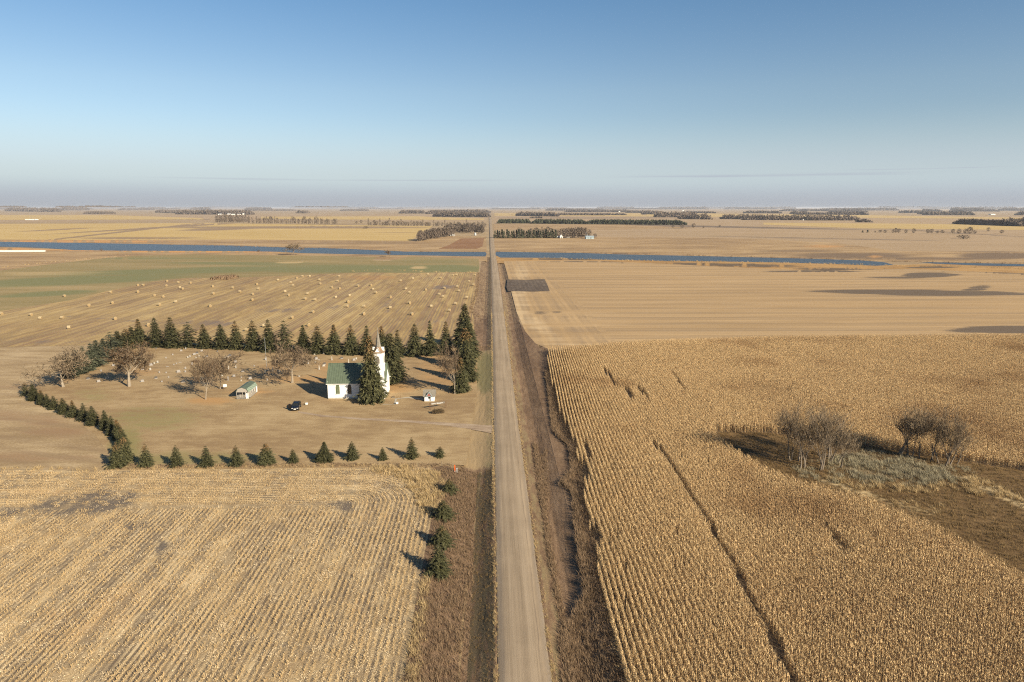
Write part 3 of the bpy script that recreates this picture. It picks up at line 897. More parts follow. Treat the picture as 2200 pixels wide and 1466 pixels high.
def lumpy(x, y, s, seed=0):
    """cheap smooth noise in 0..1"""
    r = np.random.default_rng(seed)
    v = np.zeros_like(x)
    for i in range(5):
        a = r.uniform(0, 2 * pi); k = r.uniform(0.6, 1.8) / s; p = r.uniform(0, 6.28)
        v += np.sin((x * cos(a) + y * sin(a)) * k * 2 * pi / 2 + p + 1.3 * np.sin((x * sin(a) - y * cos(a)) * k * 1.7 + p))
    return 0.5 + 0.5 * np.clip(v / 3.0, -1, 1)


# standing corn
SL_W = [G(*p) for p in SLOUGH_PX]
CORN_W = [G(*p) for p in CORN_PX]
rows_x = np.arange(12.0, 300, 0.762)
ys = np.arange(50, 280, 1.0)
gx, gy = np.meshgrid(rows_x, ys)
CX = gx.ravel(); CY = gy.ravel() + rng.uniform(-0.15, 0.15, gx.size)
curve = lambda y: np.interp(y, [50, 65, 85, 110, 150, 200, 240, 290], [0.0, 0.0, 0.35, 0.2, 1.3, 3.6, 5.3, 5.5])
CX = CX + curve(CY)
slope = np.arctan(np.gradient(curve(ys), ys))
CR = -np.interp(CY, ys, slope)
keep = in_poly(CX, CY, CORN_W) & ~in_poly(CX, CY, SL_W)
P_ = PXv(CX, CY)
keep &= (P_[:, 0] < 2420) & (P_[:, 1] < 1660)
# missing rows and gaps that the photograph shows as dark slots
def slot(x0, y0, x1, y1, w):
    a = np.array(G(x0, y0)); b = np.array(G(x1, y1))
    d = b - a; L_ = np.hypot(*d)
    t = ((CX - a[0]) * d[0] + (CY - a[1]) * d[1]) / L_ ** 2
    q = np.abs((CX - a[0]) * d[1] - (CY - a[1]) * d[0]) / L_
    return (t > 0) & (t < 1) & (q < w)
for sl in [(1405, 960, 1500, 1100, 0.40), (1500, 1100, 1590, 1260, 0.42), (1590, 1260, 1700, 1470, 0.45), (1700, 1470, 1760, 1600, .7), (1795, 1170, 1818, 1200, .9), (1770, 1145, 1795, 1170, 0.38),
           (1298, 800, 1325, 838, .5), (1343, 842, 1362, 868, .7), (1370, 840, 1395, 868, .6), (1445, 808, 1470, 850, .38), (1245, 1000, 1262, 1040, .9), (1255, 960, 1268, 1000, .6), (1275, 1140, 1283, 1190, .6)]:
    keep &= ~slot(*sl)
th = lumpy(CX, CY, 30, 4)
keep &= rng.random(len(CX)) < np.where(th < 0.12, 0.99, 0.999)
CX, CY, CR = CX[keep], CY[keep], CR[keep]
hgt = 0.92 + 0.2 * (lumpy(CX, CY, 22, 9) - 0.5) + rng.uniform(-0.025, 0.025, len(CX))
n = len(CX)
flip = rng.integers(0, 2, n) * pi
scatter('standing_corn', np.stack([CX, CY, np.full(n, 0.03)], 1), CR + flip, np.stack([np.full(n, 1.0), np.full(n, 1.0), hgt], 1),
        corn_variants(14, 5), M['corn'], 'dry golden standing corn filling the field right of the gravel road')
print('corn', n)
# fallen leaves under the corn along its open edge
e = [(1190, 800), (1204, 885), (1240, 965), (1254, 1050), (1272, 1150), (1296, 1280), (1318, 1400), (1350, 1480), (1450, 1480), (1400, 1300), (1340, 1100), (1290, 960), (1240, 860)]
X, Y = pts_in(e, 1.6)
LIT = []
r_ = random.Random(12)
for _ in range(6):
    v, f = [], []
    for _b in range(14):
        x, y = r_.uniform(-.45, .45), r_.uniform(-.45, .45)
        a = r_.uniform(0, pi); l = r_.uniform(.08, .26); w = r_.uniform(.02, .055); z = r_.uniform(0.0, .07); dz = r_.uniform(-.03, .08)
        k = len(v)
        v += [(x, y, z), (x + w * sin(a), y - w * cos(a), z + .01), (x + l * cos(a) + w * sin(a), y + l * sin(a) - w * cos(a), z + dz + .01), (x + l * cos(a), y + l * sin(a), z + dz)]
        f.append((k, k + 1, k + 2, k + 3))
    LIT.append((v, f))
place('corn_litter', X, Y, LIT, M['stalk'], (0.8, 1.3), z=0.03)

# cut stubble: short stalks in rows plus blown husks
NEAR_PX = [(-300, 1018), (0, 1014), (240, 1014), (500, 1011), (800, 1007), (880, 1012), (918, 1032), (922, 1100), (902, 1200), (884, 1300), (860, 1466), (810, 1700), (-1300, 1700)]
rs = random.Random(33)
STUB = []
for _ in range(8):
    v, f = [], []
    for i in range(5):
        x, y = rs.gauss(0, .05), (i + .5) / 5 - .5 + rs.uniform(-.08, .08)
        h = rs.uniform(.12, .38); lx, ly = rs.gauss(0, .12), rs.gauss(0, .12)
        k = len(v); w = .018
        v += [(x - w, y, 0), (x + w, y, 0), (x + w + lx, y + ly, h), (x - w + lx, y + ly, h), (x, y - w, 0), (x, y + w, 0), (x + lx, y + w + ly, h), (x + lx, y - w + ly, h)]
        f += [(k, k + 1, k + 2, k + 3), (k + 4, k + 5, k + 6, k + 7)]
        for j in range(3):
            blade(v, f, x, y, h * rs.uniform(.1, .8), rs.uniform(.15, .4), rs.uniform(.03, .06), rs.uniform(.5, 1.4), rs.uniform(0, 2 * pi), 2, droop=1.0)
    STUB.append((v, f))
NW = [G(*p) for p in NEAR_PX]
# interior rows parallel to the road
gx, gy = np.meshgrid(-25 + (np.arange(-140, 22) + .75) * .762, np.arange(52, 110, 1.0))
X = gx.ravel() + 0.0; Y = gy.ravel() + rng.uniform(-.3, .3, gx.size)
rot = np.zeros_like(X)
# headland rows following the rounded turn
hx, hy, hr = [], [], []
for kx in range(1, 23):
    d = (kx - 1 + .75) * 0.762 - 16
    R_ = 16 + d
    arc_c = (-9.0 - 16, 126.5 - 16)
    for x in np.arange(-130, arc_c[0], 1.0):
        hx.append(x); hy.append(126.5 + d); hr.append(pi / 2)
    if R_ > 0.6:
        for t in np.arange(0, pi / 2, 1.0 / R_):
            hx.append(arc_c[0] + R_ * cos(t)); hy.append(arc_c[1] + R_ * sin(t)); hr.append(t)
X = np.concatenate([X, hx]); Y = np.concatenate([Y, hy]); rot = np.concatenate([rot, hr])
k = in_poly(X, Y, NW)
P_ = PXv(X, Y)
bare = blob(P_[:, 0], P_[:, 1], [(170, 1085, 130, 24, 0.55, -0.12), (740, 1090, 45, 10, 0.5, 0.15), (345, 1180, 20, 30, .4)])
k &= (P_[:, 0] > -150) & (P_[:, 1] < 1640) & (rng.random(len(X)) > bare) & (rng.random(len(X)) < 0.45 + 0.65 * lumpy(X * 1.4, Y * .25, 5, 2))
scatter('cut_stubble', np.stack([X[k], Y[k], np.full(k.sum(), .04)], 1), rot[k], rng.uniform(.8, 1.25, k.sum()), STUB, M['stalk'], 'short cut corn stalks in rows on the near left field')
X, Y = pts_in(NEAR_PX, 2.2)
P_ = PXv(X, Y)
bare = blob(P_[:, 0], P_[:, 1], [(170, 1085, 130, 24, 0.6, -0.12), (740, 1090, 45, 10, 0.5, 0.15), (345, 1180, 20, 30, .4)])
k = (rng.random(len(X)) > bare) & (rng.random(len(X)) < 0.25 + 0.9 * lumpy(X * 2.2, Y * .3, 6, 8))
X, Y = X[k], Y[k]
k = rng.random(len(X)) < 1.1
snap = (Y < 110) & (rng.random(len(X)) < .8)
X = np.where(snap, -25 + (np.round((X + 25) / .762 - .75) + .75) * .762 + rng.normal(0, .07, len(X)), X)
place('husk_litter', X[k], Y[k], LIT, M['litter'], (0.7, 1.2), z=0.04, label='pale husks and leaf scraps strewn over the near left stubble')
print('litter', k.sum())

# grasses
GB = grass_variants(6, 16, 0.62, 0.045, 0.42, 0.7, 1)
GT = grass_variants(6, 22, 0.75, 0.05, 0.40, 1.1, 2)
left_strip = [PX(XL - 1.5, 126), PX(-3.0, 126), PX(-2.8, 90), PX(-2.9, 50), PX(XL - 1.0, 50), PX(XL - .6, 90)]
X, Y = pts_in(left_strip, 5.5)
place('ditch_grass', X, Y, GB, M['grass_brown'], (0.55, 1.15), label='brown unmown grass in the ditch left of the road')
mown = [PX(-2.9, 126), PX(0.4, 126), PX(0.3, 50), PX(-2.8, 50)]
X, Y = pts_in(mown, 4.0)
place('ditch_grass', X, Y, GB, M['sedge'], (0.22, 0.42))
# unmown grass on the right: its edge wanders, as the mower left it
right_edge = [(1171, 800), (1176, 830), (1186, 905), (1191, 930), (1206, 945), (1226, 965), (1230, 1010), (1222, 1022), (1207, 1040), (1222, 1052), (1236, 1072), (1238, 1125), (1245, 1165), (1250, 1210), (1262, 1275),
              (1248, 1300), (1212, 1355), (1210, 1380), (1222, 1466), (1240, 1700)]
corn_edge = [(1400, 1700), (1346, 1480), (1320, 1400), (1298, 1280), (1274, 1150), (1256, 1050), (1242, 965), (1206, 885), (1182, 780)]
X, Y = pts_in(right_edge + corn_edge, 5.5)
place('ditch_grass', X, Y, GB, M['grass_brown'], (0.75, 1.25), label='tall brown grass between the mown verge and the corn')
mr = [(1131, 760), (1171, 800)] + right_edge[1:] + [PX(8.2, 50), PX(8.4, 100), PX(8.8, 200)]
X, Y = pts_in(mr, 3.5)
place('ditch_grass', X, Y, GB, M['grass_brown'], (0.15, 0.34))
def line_w(px, dens, wid):
    X, Y = [], []
    for a, b in zip(px[:-1], px[1:]):
        a = np.array(G(*a)); b = np.array(G(*b)); L_ = np.hypot(*(b - a)); m = max(1, int(L_ * dens))
        t = rng.random(m)
        X.append(a[0] + (b[0] - a[0]) * t + rng.normal(0, wid, m)); Y.append(a[1] + (b[1] - a[1]) * t + rng.normal(0, wid, m))
    return np.concatenate(X), np.concatenate(Y)
X, Y = line_w([(x + 4, y) for x, y in right_edge], 9, .22)
place('ditch_grass', X, Y, GB, M['grass_brown'], (1.3, 1.8))
X, Y = line_w([(1149, 950), (1153, 985), (1158, 1020), (1162, 1050), (1160, 1035), (1172, 1110), (1183, 1190), (1196, 1250), (1206, 1320), (1214, 1345), (1232, 1330), (1250, 1312)], 7, .14)
place('ditch_grass', X, Y, GB, M['grass_brown'], (0.8, 1.3))
# taller ridge left standing beside the mown track
rdg = [(1151, 985), (1158, 1010), (1163, 1060), (1168, 1100), (1178, 1180), (1190, 1250), (1203, 1320), (1208, 1325), (1196, 1250), (1185, 1180), (1174, 1100), (1180, 1060), (1178, 1000), (1174, 960)]
X, Y = pts_in(rdg, 7)
place('ditch_grass', X, Y, GB, M['grass_brown'], (0.6, 0.9))
# straw coloured fringe along both road edges
X = np.concatenate([rng.normal(0.40, .2, 2600), rng.normal(6.56, .2, 2600)]); Y = np.concatenate([rng.uniform(55, 330, 2600), rng.uniform(55, 330, 2600)])
k = rng.random(len(X)) < 0.15 + lumpy(X * 2, Y, 5, 3)
place('road_fringe', X[k], Y[k], GT, M['grass_tan'], (0.18, 0.42), z=0.0, label='straw coloured grass fringe along the road edges')
# yellow grass round the corner of the near field and along its edge
X, Y = pts_in([(800, 1003), (880, 1003), (935, 1012), (962, 1040), (940, 1100), (905, 1110), (890, 1060), (850, 1025), (790, 1014)], 2.6)
place('yellow_grass', X, Y, GT, M['grass_tan'], (0.8, 1.35), label='yellow bent grass at the corner of the near field')
X, Y = pts_in([(908, 1235), (922, 1235), (914, 1330), (900, 1480), (884, 1690), (845, 1690), (868, 1480), (890, 1340)], 3.4)
place('yellow_grass', X, Y, GT, M['grass_tan'], (0.7, 1.1))
X, Y = pts_in([(0, 1003), (240, 1006), (500, 1001), (800, 999), (800, 1004), (500, 1008), (240, 1013), (0, 1010)], 2.2)
k = rng.random(len(X)) < .7
place('yellow_grass', X[k], Y[k], GT, M['grass_tan'], (0.4, 0.8))
X, Y = pts_in([(240, 1000), (500, 998), (860, 996), (960, 998), (1000, 1000), (1000, 1012), (860, 1004), (500, 1005), (240, 1010)], 3.4)
place('ditch_grass', X, Y, GB, M['grass_brown'], (0.5, 1.0))
# slough sedge, reeds and pale matted grass
X, Y = pts_in([(1850, 972), (1930, 985), (2030, 1010), (2050, 1030), (1980, 1042), (1900, 1035), (1810, 1030), (1770, 1015), (1790, 985)], 2.4)
k = lumpy(X, Y, 5, 6) > .38
X, Y = X[k], Y[k]
place('slough_reed', X, Y, GT, M['grass_grey'], (0.8, 1.5), label='grey green reed clumps between the two willow groups')
X, Y = pts_in([(1770, 1028), (1880, 1040), (1990, 1050), (2080, 1030), (2060, 1012), (2190, 1060), (2300, 1120), (2180, 1075), (2080, 1062), (1960, 1062), (1850, 1056)], 1.5)
k = lumpy(X, Y, 4, 16) > .35
X, Y = X[k], Y[k]
place('slough_reed', X, Y, GT, M['grass_tan'], (0.8, 1.5))
X, Y = pts_in([(1700, 1000), (1790, 985), (1850, 965), (1960, 985), (2080, 1008), (2110, 1030), (2060, 1045), (1960, 1050), (1850, 1046), (1760, 1038), (1690, 1022)], 1.3)
k = lumpy(X, Y, 3.5, 26) > .42
place('slough_reed', X[k], Y[k], GT, M['grass_grey'], (0.6, 1.2))
X, Y = pts_in([(1780, 1046), (1860, 1062), (1960, 1075), (2040, 1090), (2010, 1110), (1920, 1096), (1840, 1078)], 1.2)
k = lumpy(X, Y, 3, 27) > .45
place('slough_reed', X[k], Y[k], GT, M['grass_tan'], (0.5, 0.9))
X, Y = pts_in(SLOUGH_PX, 2.4)
place('slough_sedge', X, Y, GB, M['sedge'], (0.6, 1.0), label='brown sedge covering the wet slough inside the corn')
# weeds along the mown north edge of the yard and along field borders
X, Y = pts_in([(1016, 740), (1052, 742), (1050, 750), (1018, 750)], 1.0)
place('ditch_grass', X, Y, GB, M['grass_brown'], (0.8, 1.3))
def line_pts(px, dens, wid):
    X, Y = [], []
    for a, b in zip(px[:-1], px[1:]):
        a = np.array(G(*a)); b = np.array(G(*b)); L_ = np.hypot(*(b - a)); m = max(1, int(L_ * dens))
        t = rng.random(m)
        X.append(a[0] + (b[0] - a[0]) * t + rng.normal(0, wid, m)); Y.append(a[1] + (b[1] - a[1]) * t + rng.normal(0, wid, m))
    return np.concatenate(X), np.concatenate(Y)
X, Y = line_pts([(1028, 587), (1027, 610), (1021, 640), (1013, 662), (1016, 672), (1030, 680)], 1.6, .35)
place('border_grass', X, Y, GB, M['grass_brown'], (1.0, 1.6))
X, Y = line_pts([(760, 584), (800, 581), (870, 582), (960, 586), (1028, 586)], .45, 1.4)
place('border_grass', X, Y, GT, M['grass_tan'], (1.0, 2.2), label='pale weeds along the edge of the green pasture')
X, Y = line_pts([(0, 576), (100, 565), (200, 556), (290, 549)], .5, 1.5)
place('border_grass', X, Y, GT, M['grass_tan'], (0.8, 1.8))
X, Y = line_pts([(350, 526), (620, 532.5), (700, 534), (790, 537.5), (870, 541.5), (1042, 542)], .5, 1.2)
place('bank_weeds', X, Y, GB, M['grass_brown'], (1.5, 3.0), label='dark weeds on the far bank of the river')
X, Y = line_pts([(1066, 541), (1250, 543.5), (1500, 550), (1750, 556), (1900, 562), (2200, 567)], .45, 1.0)
place('bank_weeds', X, Y, GB, M['grass_brown'], (1.6, 3.2))
X, Y = line_pts([(1170, 555), (1300, 559), (1450, 562), (1700, 566), (1921, 571), (2000, 572), (2200, 578)], .5, 1.6)
place('bank_weeds', X, Y, GT, M['grass_tan'], (1.2, 2.4))
print('growth done')

# ------------------------------------------------------------------ trees
ORD = ['first', 'second', 'third', 'fourth', 'fifth', 'sixth', 'seventh', 'eighth', 'ninth', 'tenth', 'eleventh', 'twelfth', 'thirteenth', 'fourteenth', 'fifteenth',
       'sixteenth', 'seventeenth', 'eighteenth', 'nineteenth', 'twentieth', 'twenty-first', 'twenty-second', 'twenty-third', 'twenty-fourth', 'twenty-fifth', 'twenty-sixth', 'twenty-seventh', 'twenty-eighth', 'twenty-ninth', 'thirtieth']
for _t, _w in ((30, 'thirty'), (40, 'forty'), (50, 'fifty')):
    ORD += [f"{_w}-{q}" for q in ORD[:9]] + [{30: 'fortieth', 40: 'fiftieth', 50: 'sixtieth'}[_t]]


def mk(name, v, f, mat):
    me = bpy.data.meshes.new(name)
    me.from_pydata([tuple(map(float, q)) for q in v], [], f)
    me.materials.append(mat)
    return me


def spruce_mesh(seed, R=0.27, levels=26, dens=1.0, low=0.03, shape=0.85, ragged=0.25):
    """crown of height 1: whorls of drooping boughs, each carrying many small needle sprays"""
    r = random.Random(seed)
    v, f = [], []
    def spray(p, d, l, w):
        side = d.cross(Vector((0, 0, 1)))
        if side.length < 1e-3: side = Vector((1, 0, 0))
        side.normalize()
        up = Vector((r.uniform(-.6, .6), r.uniform(-.6, .6), 1)).normalized()
        side = (side + up * r.uniform(-.7, .7)).normalized()
        k = len(v)
        v.extend([p - side * w * .5, p + side * w * .5, p + d * l + Vector((0, 0, -l * r.uniform(.0, .5)))])
        f.append((k, k + 1, k + 2))
    for i in range(levels):
        z = low + (1 - low) * ((i + r.uniform(-.3, .3)) / levels) ** 1.0
        z = max(low, min(z, .985))
        rad = R * (1 - z) ** shape * r.uniform(1 - ragged, 1 + ragged * .6) + 0.008
        if i < 3: rad *= 0.8
        nb = int((5 + 13 * (1 - z)) * dens)
        a0 = r.uniform(0, 6.28)
        for b in range(nb):
            a = a0 + 2 * pi * b / nb + r.uniform(-.25, .25)
            rr = rad * r.uniform(.62, 1.12)
            d = Vector((cos(a), sin(a), 0))
            n = max(2, int(rr / 0.022))
            for j in range(n):
                t = (j + .6) / n
                zz = z + 0.028 * sin(t * 2.4) * (rr / R) - rr * 0.42 * t * t + rr * .12 * t
                p = Vector((0, 0, zz)) + d * (rr * t)
                for q in range(3):
                    aa = a + r.uniform(-1.25, 1.25)
                    dd = Vector((cos(aa), sin(aa), r.uniform(-.35, .4)))
                    spray(p + Vector((r.uniform(-1, 1), r.uniform(-1, 1), r.uniform(-1, 1))) * .008, dd, r.uniform(.034, .066) * (0.7 + .6 * (1 - z)), r.uniform(.018, .034))
    # leader
    for q in range(8):
        spray(Vector((0, 0, .955 + q * .004)), Vector((cos(q * 2.4) * .5, sin(q * 2.4) * .5, 1)), .035, .012)
    return v, f


def trunk_mesh(h, r0, r1, n=7):
    m = MB(); prev = Vector((0, 0, -0.02)); pr = r0
    for i in range(1, 5):
        t = i / 4
        q = Vector((0, 0, h * t)); rr = r0 + (r1 - r0) * t
        m.tube(prev, q, pr, rr, n, cap=(i == 4)); prev, pr = q, rr
    return m.v, m.f


SPRUCE = [spruce_mesh(s, R, lv, dn, lw, sh, rg) for s, R, lv, dn, lw, sh, rg in
          [(1, .25, 26, 1, .03, .85, .22), (2, .28, 24, 1, .02, .8, .28), (3, .23, 28, .95, .03, .9, .2), (4, .30, 22, 1.05, .02, .75, .32), (5, .34, 18, .95, .02, .72, .35),
           (6, .26, 19, .8, .05, .7, .5), (7, .29, 30, 1.1, .02, 1.05, .3), (8, .27, 17, .75, .04, .62, .55), (9, .25, 24, .9, .02, 1.2, .4)]]
SP_TRUNK = mk('trunk', *trunk_mesh(.9, .018, .003), M['bark'])
SP_GREEN = [mk('crown', v, f, M['spruce']) for v, f in SPRUCE]
SP_BLUE = [mk('crown', v, f, M['spruce_blue']) for v, f in SPRUCE]
BIG = [mk('crown', *spruce_mesh(21, .27, 40, 1.2, .05, .74, .32), M['spruce']), mk('crown', *spruce_mesh(22, .27, 38, 1.2, .08, .6, .35), M['spruce'])]


def put_tree(name, x, y, h, w, crown, trunk, label, cat, group=None, rz=None, z=None):
    o = empty(name, (x, y, float(hz(x, y)) if z is None else z), random.uniform(0, 6.28) if rz is None else rz, (w, w, h))
    tag(o, label, cat, group)
    if name == 'spruce_tree':
        o.rotation_euler[0] = random.uniform(-.035, .035); o.rotation_euler[1] = random.uniform(-.035, .035)
    c = link(bpy.data.objects.new('crown', crown), o)
    if trunk is not None:
        link(bpy.data.objects.new('trunk', trunk), o)
    return o


def conifer(bx, by, ty, wpx, label, group=None, tx=None, kind='g', var=None):
    x, y = G(bx, by)
    h = height_at(bx, by, ty, tx)
    var = random.choice([0, 1, 2, 3, 5, 6, 7, 8]) if var is None else var
    k = h
    R_ = [.25, .28, .23, .30, .34, .26, .29, .27, .25][var] if kind != 'B' else .26
    dist = hypot(hypot(x, y), CAM_H)
    wm = wpx / FPX * dist * 0.985
    w = (1.08 if kind == 'B' else 1.12 if var == 4 else 1.5) * wm / (2 * R_) if wpx else h
    crown = (SP_GREEN if kind == 'g' else SP_BLUE)[var] if kind != 'B' else BIG[var % 2]
    return put_tree('spruce_tree', x, y, h, w, crown, SP_TRUNK, label, 'spruce tree', group)


# row of spruces along the far side of the churchyard
far_row = [(302, 744, 685, 30), (338, 745, 682, 28), (371, 746, 681, 32), (405, 746, 691, 32), (441, 748, 696, 27), (476, 749, 696, 30), (509, 750, 689, 28), (545, 752, 688, 32), (579, 755, 686, 32), (613, 756, 688, 34),
           (652, 757, 698, 31), (684, 759, 699, 32), (719, 760, 696, 34), (755, 761, 697, 32), (787, 762, 699, 34), (822, 764, 700, 34), (856, 765, 708, 31), (891, 764, 695, 34), (925, 763, 688, 32), (958, 762, 690, 28)]
near_what = {8: ' behind the flagpole', 10: ' behind the bare tree', 13: ' above the church roof', 15: ' beside the steeple tip', 18: ', very dark', 19: ', dark and slim'}
for i, (bx, by, ty, w) in enumerate(far_row):
    conifer(bx, by, ty, w, f"{ORD[i]} spruce from the left in the back row" + near_what.get(i, ''), 'spruces in the row along the back of the churchyard')
# diagonal row at the upper left of the yard
diag = [(287, 746, 702, 30), (272, 749, 706, 30), (256, 756, 711, 31), (240, 764, 713, 32), (224, 772, 727, 30), (212, 781, 730, 32), (197, 789, 737, 32), (182, 797, 744, 30), (167, 803, 752, 30), (152, 808, 762, 28), (283, 742, 700, 24)]
for i, (bx, by, ty, w) in enumerate(diag):
    conifer(bx, by, ty, w, f"{'green' if i < 3 or i == 10 else 'bluish'} spruce, {ORD[i]} down from the corner in the crowded slanting row",
            'spruces in the crowded slanting row', kind='g' if i < 3 or i == 10 else 'b')
# small spruces down the west side
west = [(56, 850, 821, 18), (74, 860, 824, 22), (90, 869, 838, 18), (103, 874, 846, 16), (117, 879, 850, 20), (138, 888, 855, 24), (159, 895, 860, 24), (181, 903, 866, 22), (201, 913, 872, 26), (227, 923, 881, 22), (241, 934, 893, 22), (255, 944, 901, 24),
        (264, 962, 915, 26), (270, 990, 938, 30)]
for i, (bx, by, ty, w) in enumerate(west):
    conifer(bx, by, ty, w * .82, f"small spruce, {ORD[i]} from the far end in the row along the yard's left side", 'small spruces down the left side of the yard')
south = [(253, 1003, 950, 40, 'broad young spruce with a browned top at the near left corner of the yard'),
         (315, 1002, 953, 34, None), (379, 1002, 957, 32, None), (445, 1002, 958, 34, None), (509, 1000, 957, 35, None), (573, 997, 953, 30, None),
         (631, 994, 964, 26, None), (697, 991, 949, 30, None), (757, 986, 948, 36, None), (823, 988, 961, 24, None), (885, 984, 940, 35, None), (945, 982, 959, 19, None)]
for i, (bx, by, ty, w, lb) in enumerate(south):
    sz = 'tiny' if w < 20 else 'small' if w < 28 else 'young'
    conifer(bx, by, ty, w, lb or f"{sz} spruce, {ORD[i]} from the left in the spaced row along the yard's near side", 'spaced spruces along the near side of the yard', var=4 if w > 30 or i % 3 == 0 else None)
for bx, by, ty, w, lb in [(965, 1057, 1027, 30, 'small open spruce in the ditch just below the orange marker'), (953, 1112, 1074, 38, 'second spruce down the ditch, casting a shadow on the stubble edge'),
                          (949, 1170, 1127, 40, 'third spruce down the ditch, just behind the largest one'), (942, 1232, 1166, 44, 'largest and nearest spruce in the ditch left of the road')]:
    conifer(bx, by, ty, w * 1.35, lb, 'spruces in the ditch', var=4)
# tall roadside clump at the upper right of the yard
for bx, by, ty, tx, w, lb in [(998, 745, 652, 993, 52, 'tallest spruce, at the far end of the roadside clump'), (1004, 768, 684, 1003, 54, 'second spruce of the tall roadside clump'),
                              (1001, 792, 705, 1000, 50, 'middle spruce of the tall roadside clump'), (1003, 818, 730, 1002, 48, 'fourth spruce of the tall roadside clump'),
                              (990, 842, 768, 992, 40, 'nearest spruce of the roadside clump beside the white trunked tree')]:
    conifer(bx, by, ty, w, lb, 'tall roadside spruces', tx, kind='B')
conifer(843, 824, 716, 62, 'large olive green spruce standing just behind the steeple', None, 838, kind='B', var=1)
conifer(800, 864, 722, 57, 'tall spruce with a browning top standing in front of the church wall', None, 797, kind='B', var=0)


def bare_tree(seed, h=1.0, fork=0.22, spread=0.42, limbs=6, depth=4, r0=0.014, twig=0.0056, upness=0.35, kids=(5, 5, 4), stems=1, tw=1.0):
    """trunk, limbs and fine bare twigs; height 1"""
    r = random.Random(seed)
    wood = MB(); tv, tf = [], []
    leafpts = []
    def seg(p, d, l, rad, lev):
        steps = 3 if lev < 2 else 2
        q = p
        rr = rad
        pts = [p]
        for i in range(steps):
            d = (d + Vector((r.uniform(-1, 1), r.uniform(-1, 1), r.uniform(-.4, .9))) * (.16 if lev < 3 else .25)).normalized()
            n_ = q + d * (l / steps)
            r2 = rr * (.78 if lev < 2 else .7)
            if lev <= 1:
                wood.tube(q, n_, rr, r2, 6 if lev == 0 else 5, cap=False)
            elif lev == 2:
                wood.tube(q, n_, rr, r2, 3, cap=False)
            else:
                s_ = d.cross(Vector((r.uniform(-1, 1), r.uniform(-1, 1), r.uniform(-1, 1)))).normalized() * twig * (1.5 if lev == 3 else 1) * tw
                k = len(tv)
                if i < steps - 1:
                    tv.extend([q - s_ * .5, q + s_ * .5, n_ + s_ * .35, n_ - s_ * .35]); tf.append((k, k + 1, k + 2, k + 3))
                else:
                    tv.extend([q - s_ * .35, q + s_ * .35, n_]); tf.append((k, k + 1, k + 2))
            q = n_; rr = r2
            pts.append(q)
        if lev >= 3: leafpts.append(q)
        if lev < depth:
            n = kids[min(lev - 1, len(kids) - 1)] if lev > 0 else limbs
            for c in range(n):
                t = 1.0 if c == 0 else r.uniform(.25 if lev else .55, 1.0)
                ip = min(int(t * steps), steps - 1); fr = t * steps - ip
                base = pts[ip].lerp(pts[ip + 1], min(fr, 1))
                a = r.uniform(0, 2 * pi)
                side = d.orthogonal().normalized(); side.rotate(Matrix.Rotation(a, 3, d))
                k_ = (.9 if lev == 0 else .95) * spread / .42
                nd = (d * r.uniform(.5, 1.0) + side * r.uniform(.45, 1.1) * k_ + Vector((0, 0, upness * r.uniform(0, 1)))).normalized()
                seg(base, nd, l * (r.uniform(.95, 1.3) if lev == 0 else r.uniform(.48, .74)), rr * (.52 if lev == 0 else .6), lev + 1)
    for s in range(stems):
        if stems == 1:
            seg(Vector((0, 0, 0)), Vector((r.uniform(-.08, .08), r.uniform(-.08, .08), 1)).normalized(), fork, r0, 0)
        else:
            a = r.uniform(0, 6.28); q = r.uniform(0.0, .16)
            seg(Vector((q * cos(a), q * sin(a), 0)), Vector((r.uniform(-.35, .35), r.uniform(-.35, .35), 1)).normalized(), fork * r.uniform(.8, 1.2), r0, 0)
    V = np.array([tuple(p) for p in tv]); Wd = np.array([tuple(p) for p in wood.v])
    top = np.percentile(V[:, 2], 99)
    V[:, :] /= top; Wd[:, :] /= top
    hr = np.percentile(np.hypot(V[:, 0], V[:, 1]), 93)
    lp = [p / top for p in leafpts]
    return V, tf, Wd, wood.f, lp, hr


def leaves(lp, seed, n=1, size=.012, keep=.6):
    r = random.Random(seed); v, f = [], []
    for p in lp:
        if r.random() > keep: continue
        for _ in range(n):
            a, b = r.uniform(0, 6.28), r.uniform(-1, 1)
            d = Vector((cos(a), sin(a), b)).normalized() * size; e = d.orthogonal().normalized() * size * .7
            q = p + Vector((r.uniform(-1, 1), r.uniform(-1, 1), r.uniform(-1, 1))) * .018
            k = len(v)
            v.extend([q - e * .5, q + e * .5, q + d]); f.append((k, k + 1, k + 2))
    return v, f


def put_bare(bx, by, ty, wpx, args, label, cat='bare tree', name='bare_tree', twigm='twig', barkm='bark', leafy=None, group=None, tx=None):
    x, y = G(bx, by)
    h = height_at(bx, by, ty, tx)
    V, tf, Wd, wf, lp, hr = bare_tree(**args)
    wm = wpx / FPX * hypot(hypot(x, y), CAM_H) * 0.985
    w = (1.0 if name == 'willow_tree' else 1.22) * wm / (2 * hr)
    o = empty(name, (x, y, float(hz(x, y))), random.uniform(0, 6.28), (w, w, h))
    tag(o, label, cat, group)
    link(bpy.data.objects.new('crown', mk('crown', V, tf, M[twigm])), o)
    link(bpy.data.objects.new('trunk', mk('trunk', Wd, wf, M[barkm])), o)
    if leafy:
        link(bpy.data.objects.new('foliage', mk('foliage', *leaves(lp, 5, *leafy), M['leaf_brown'])), o)
    return o


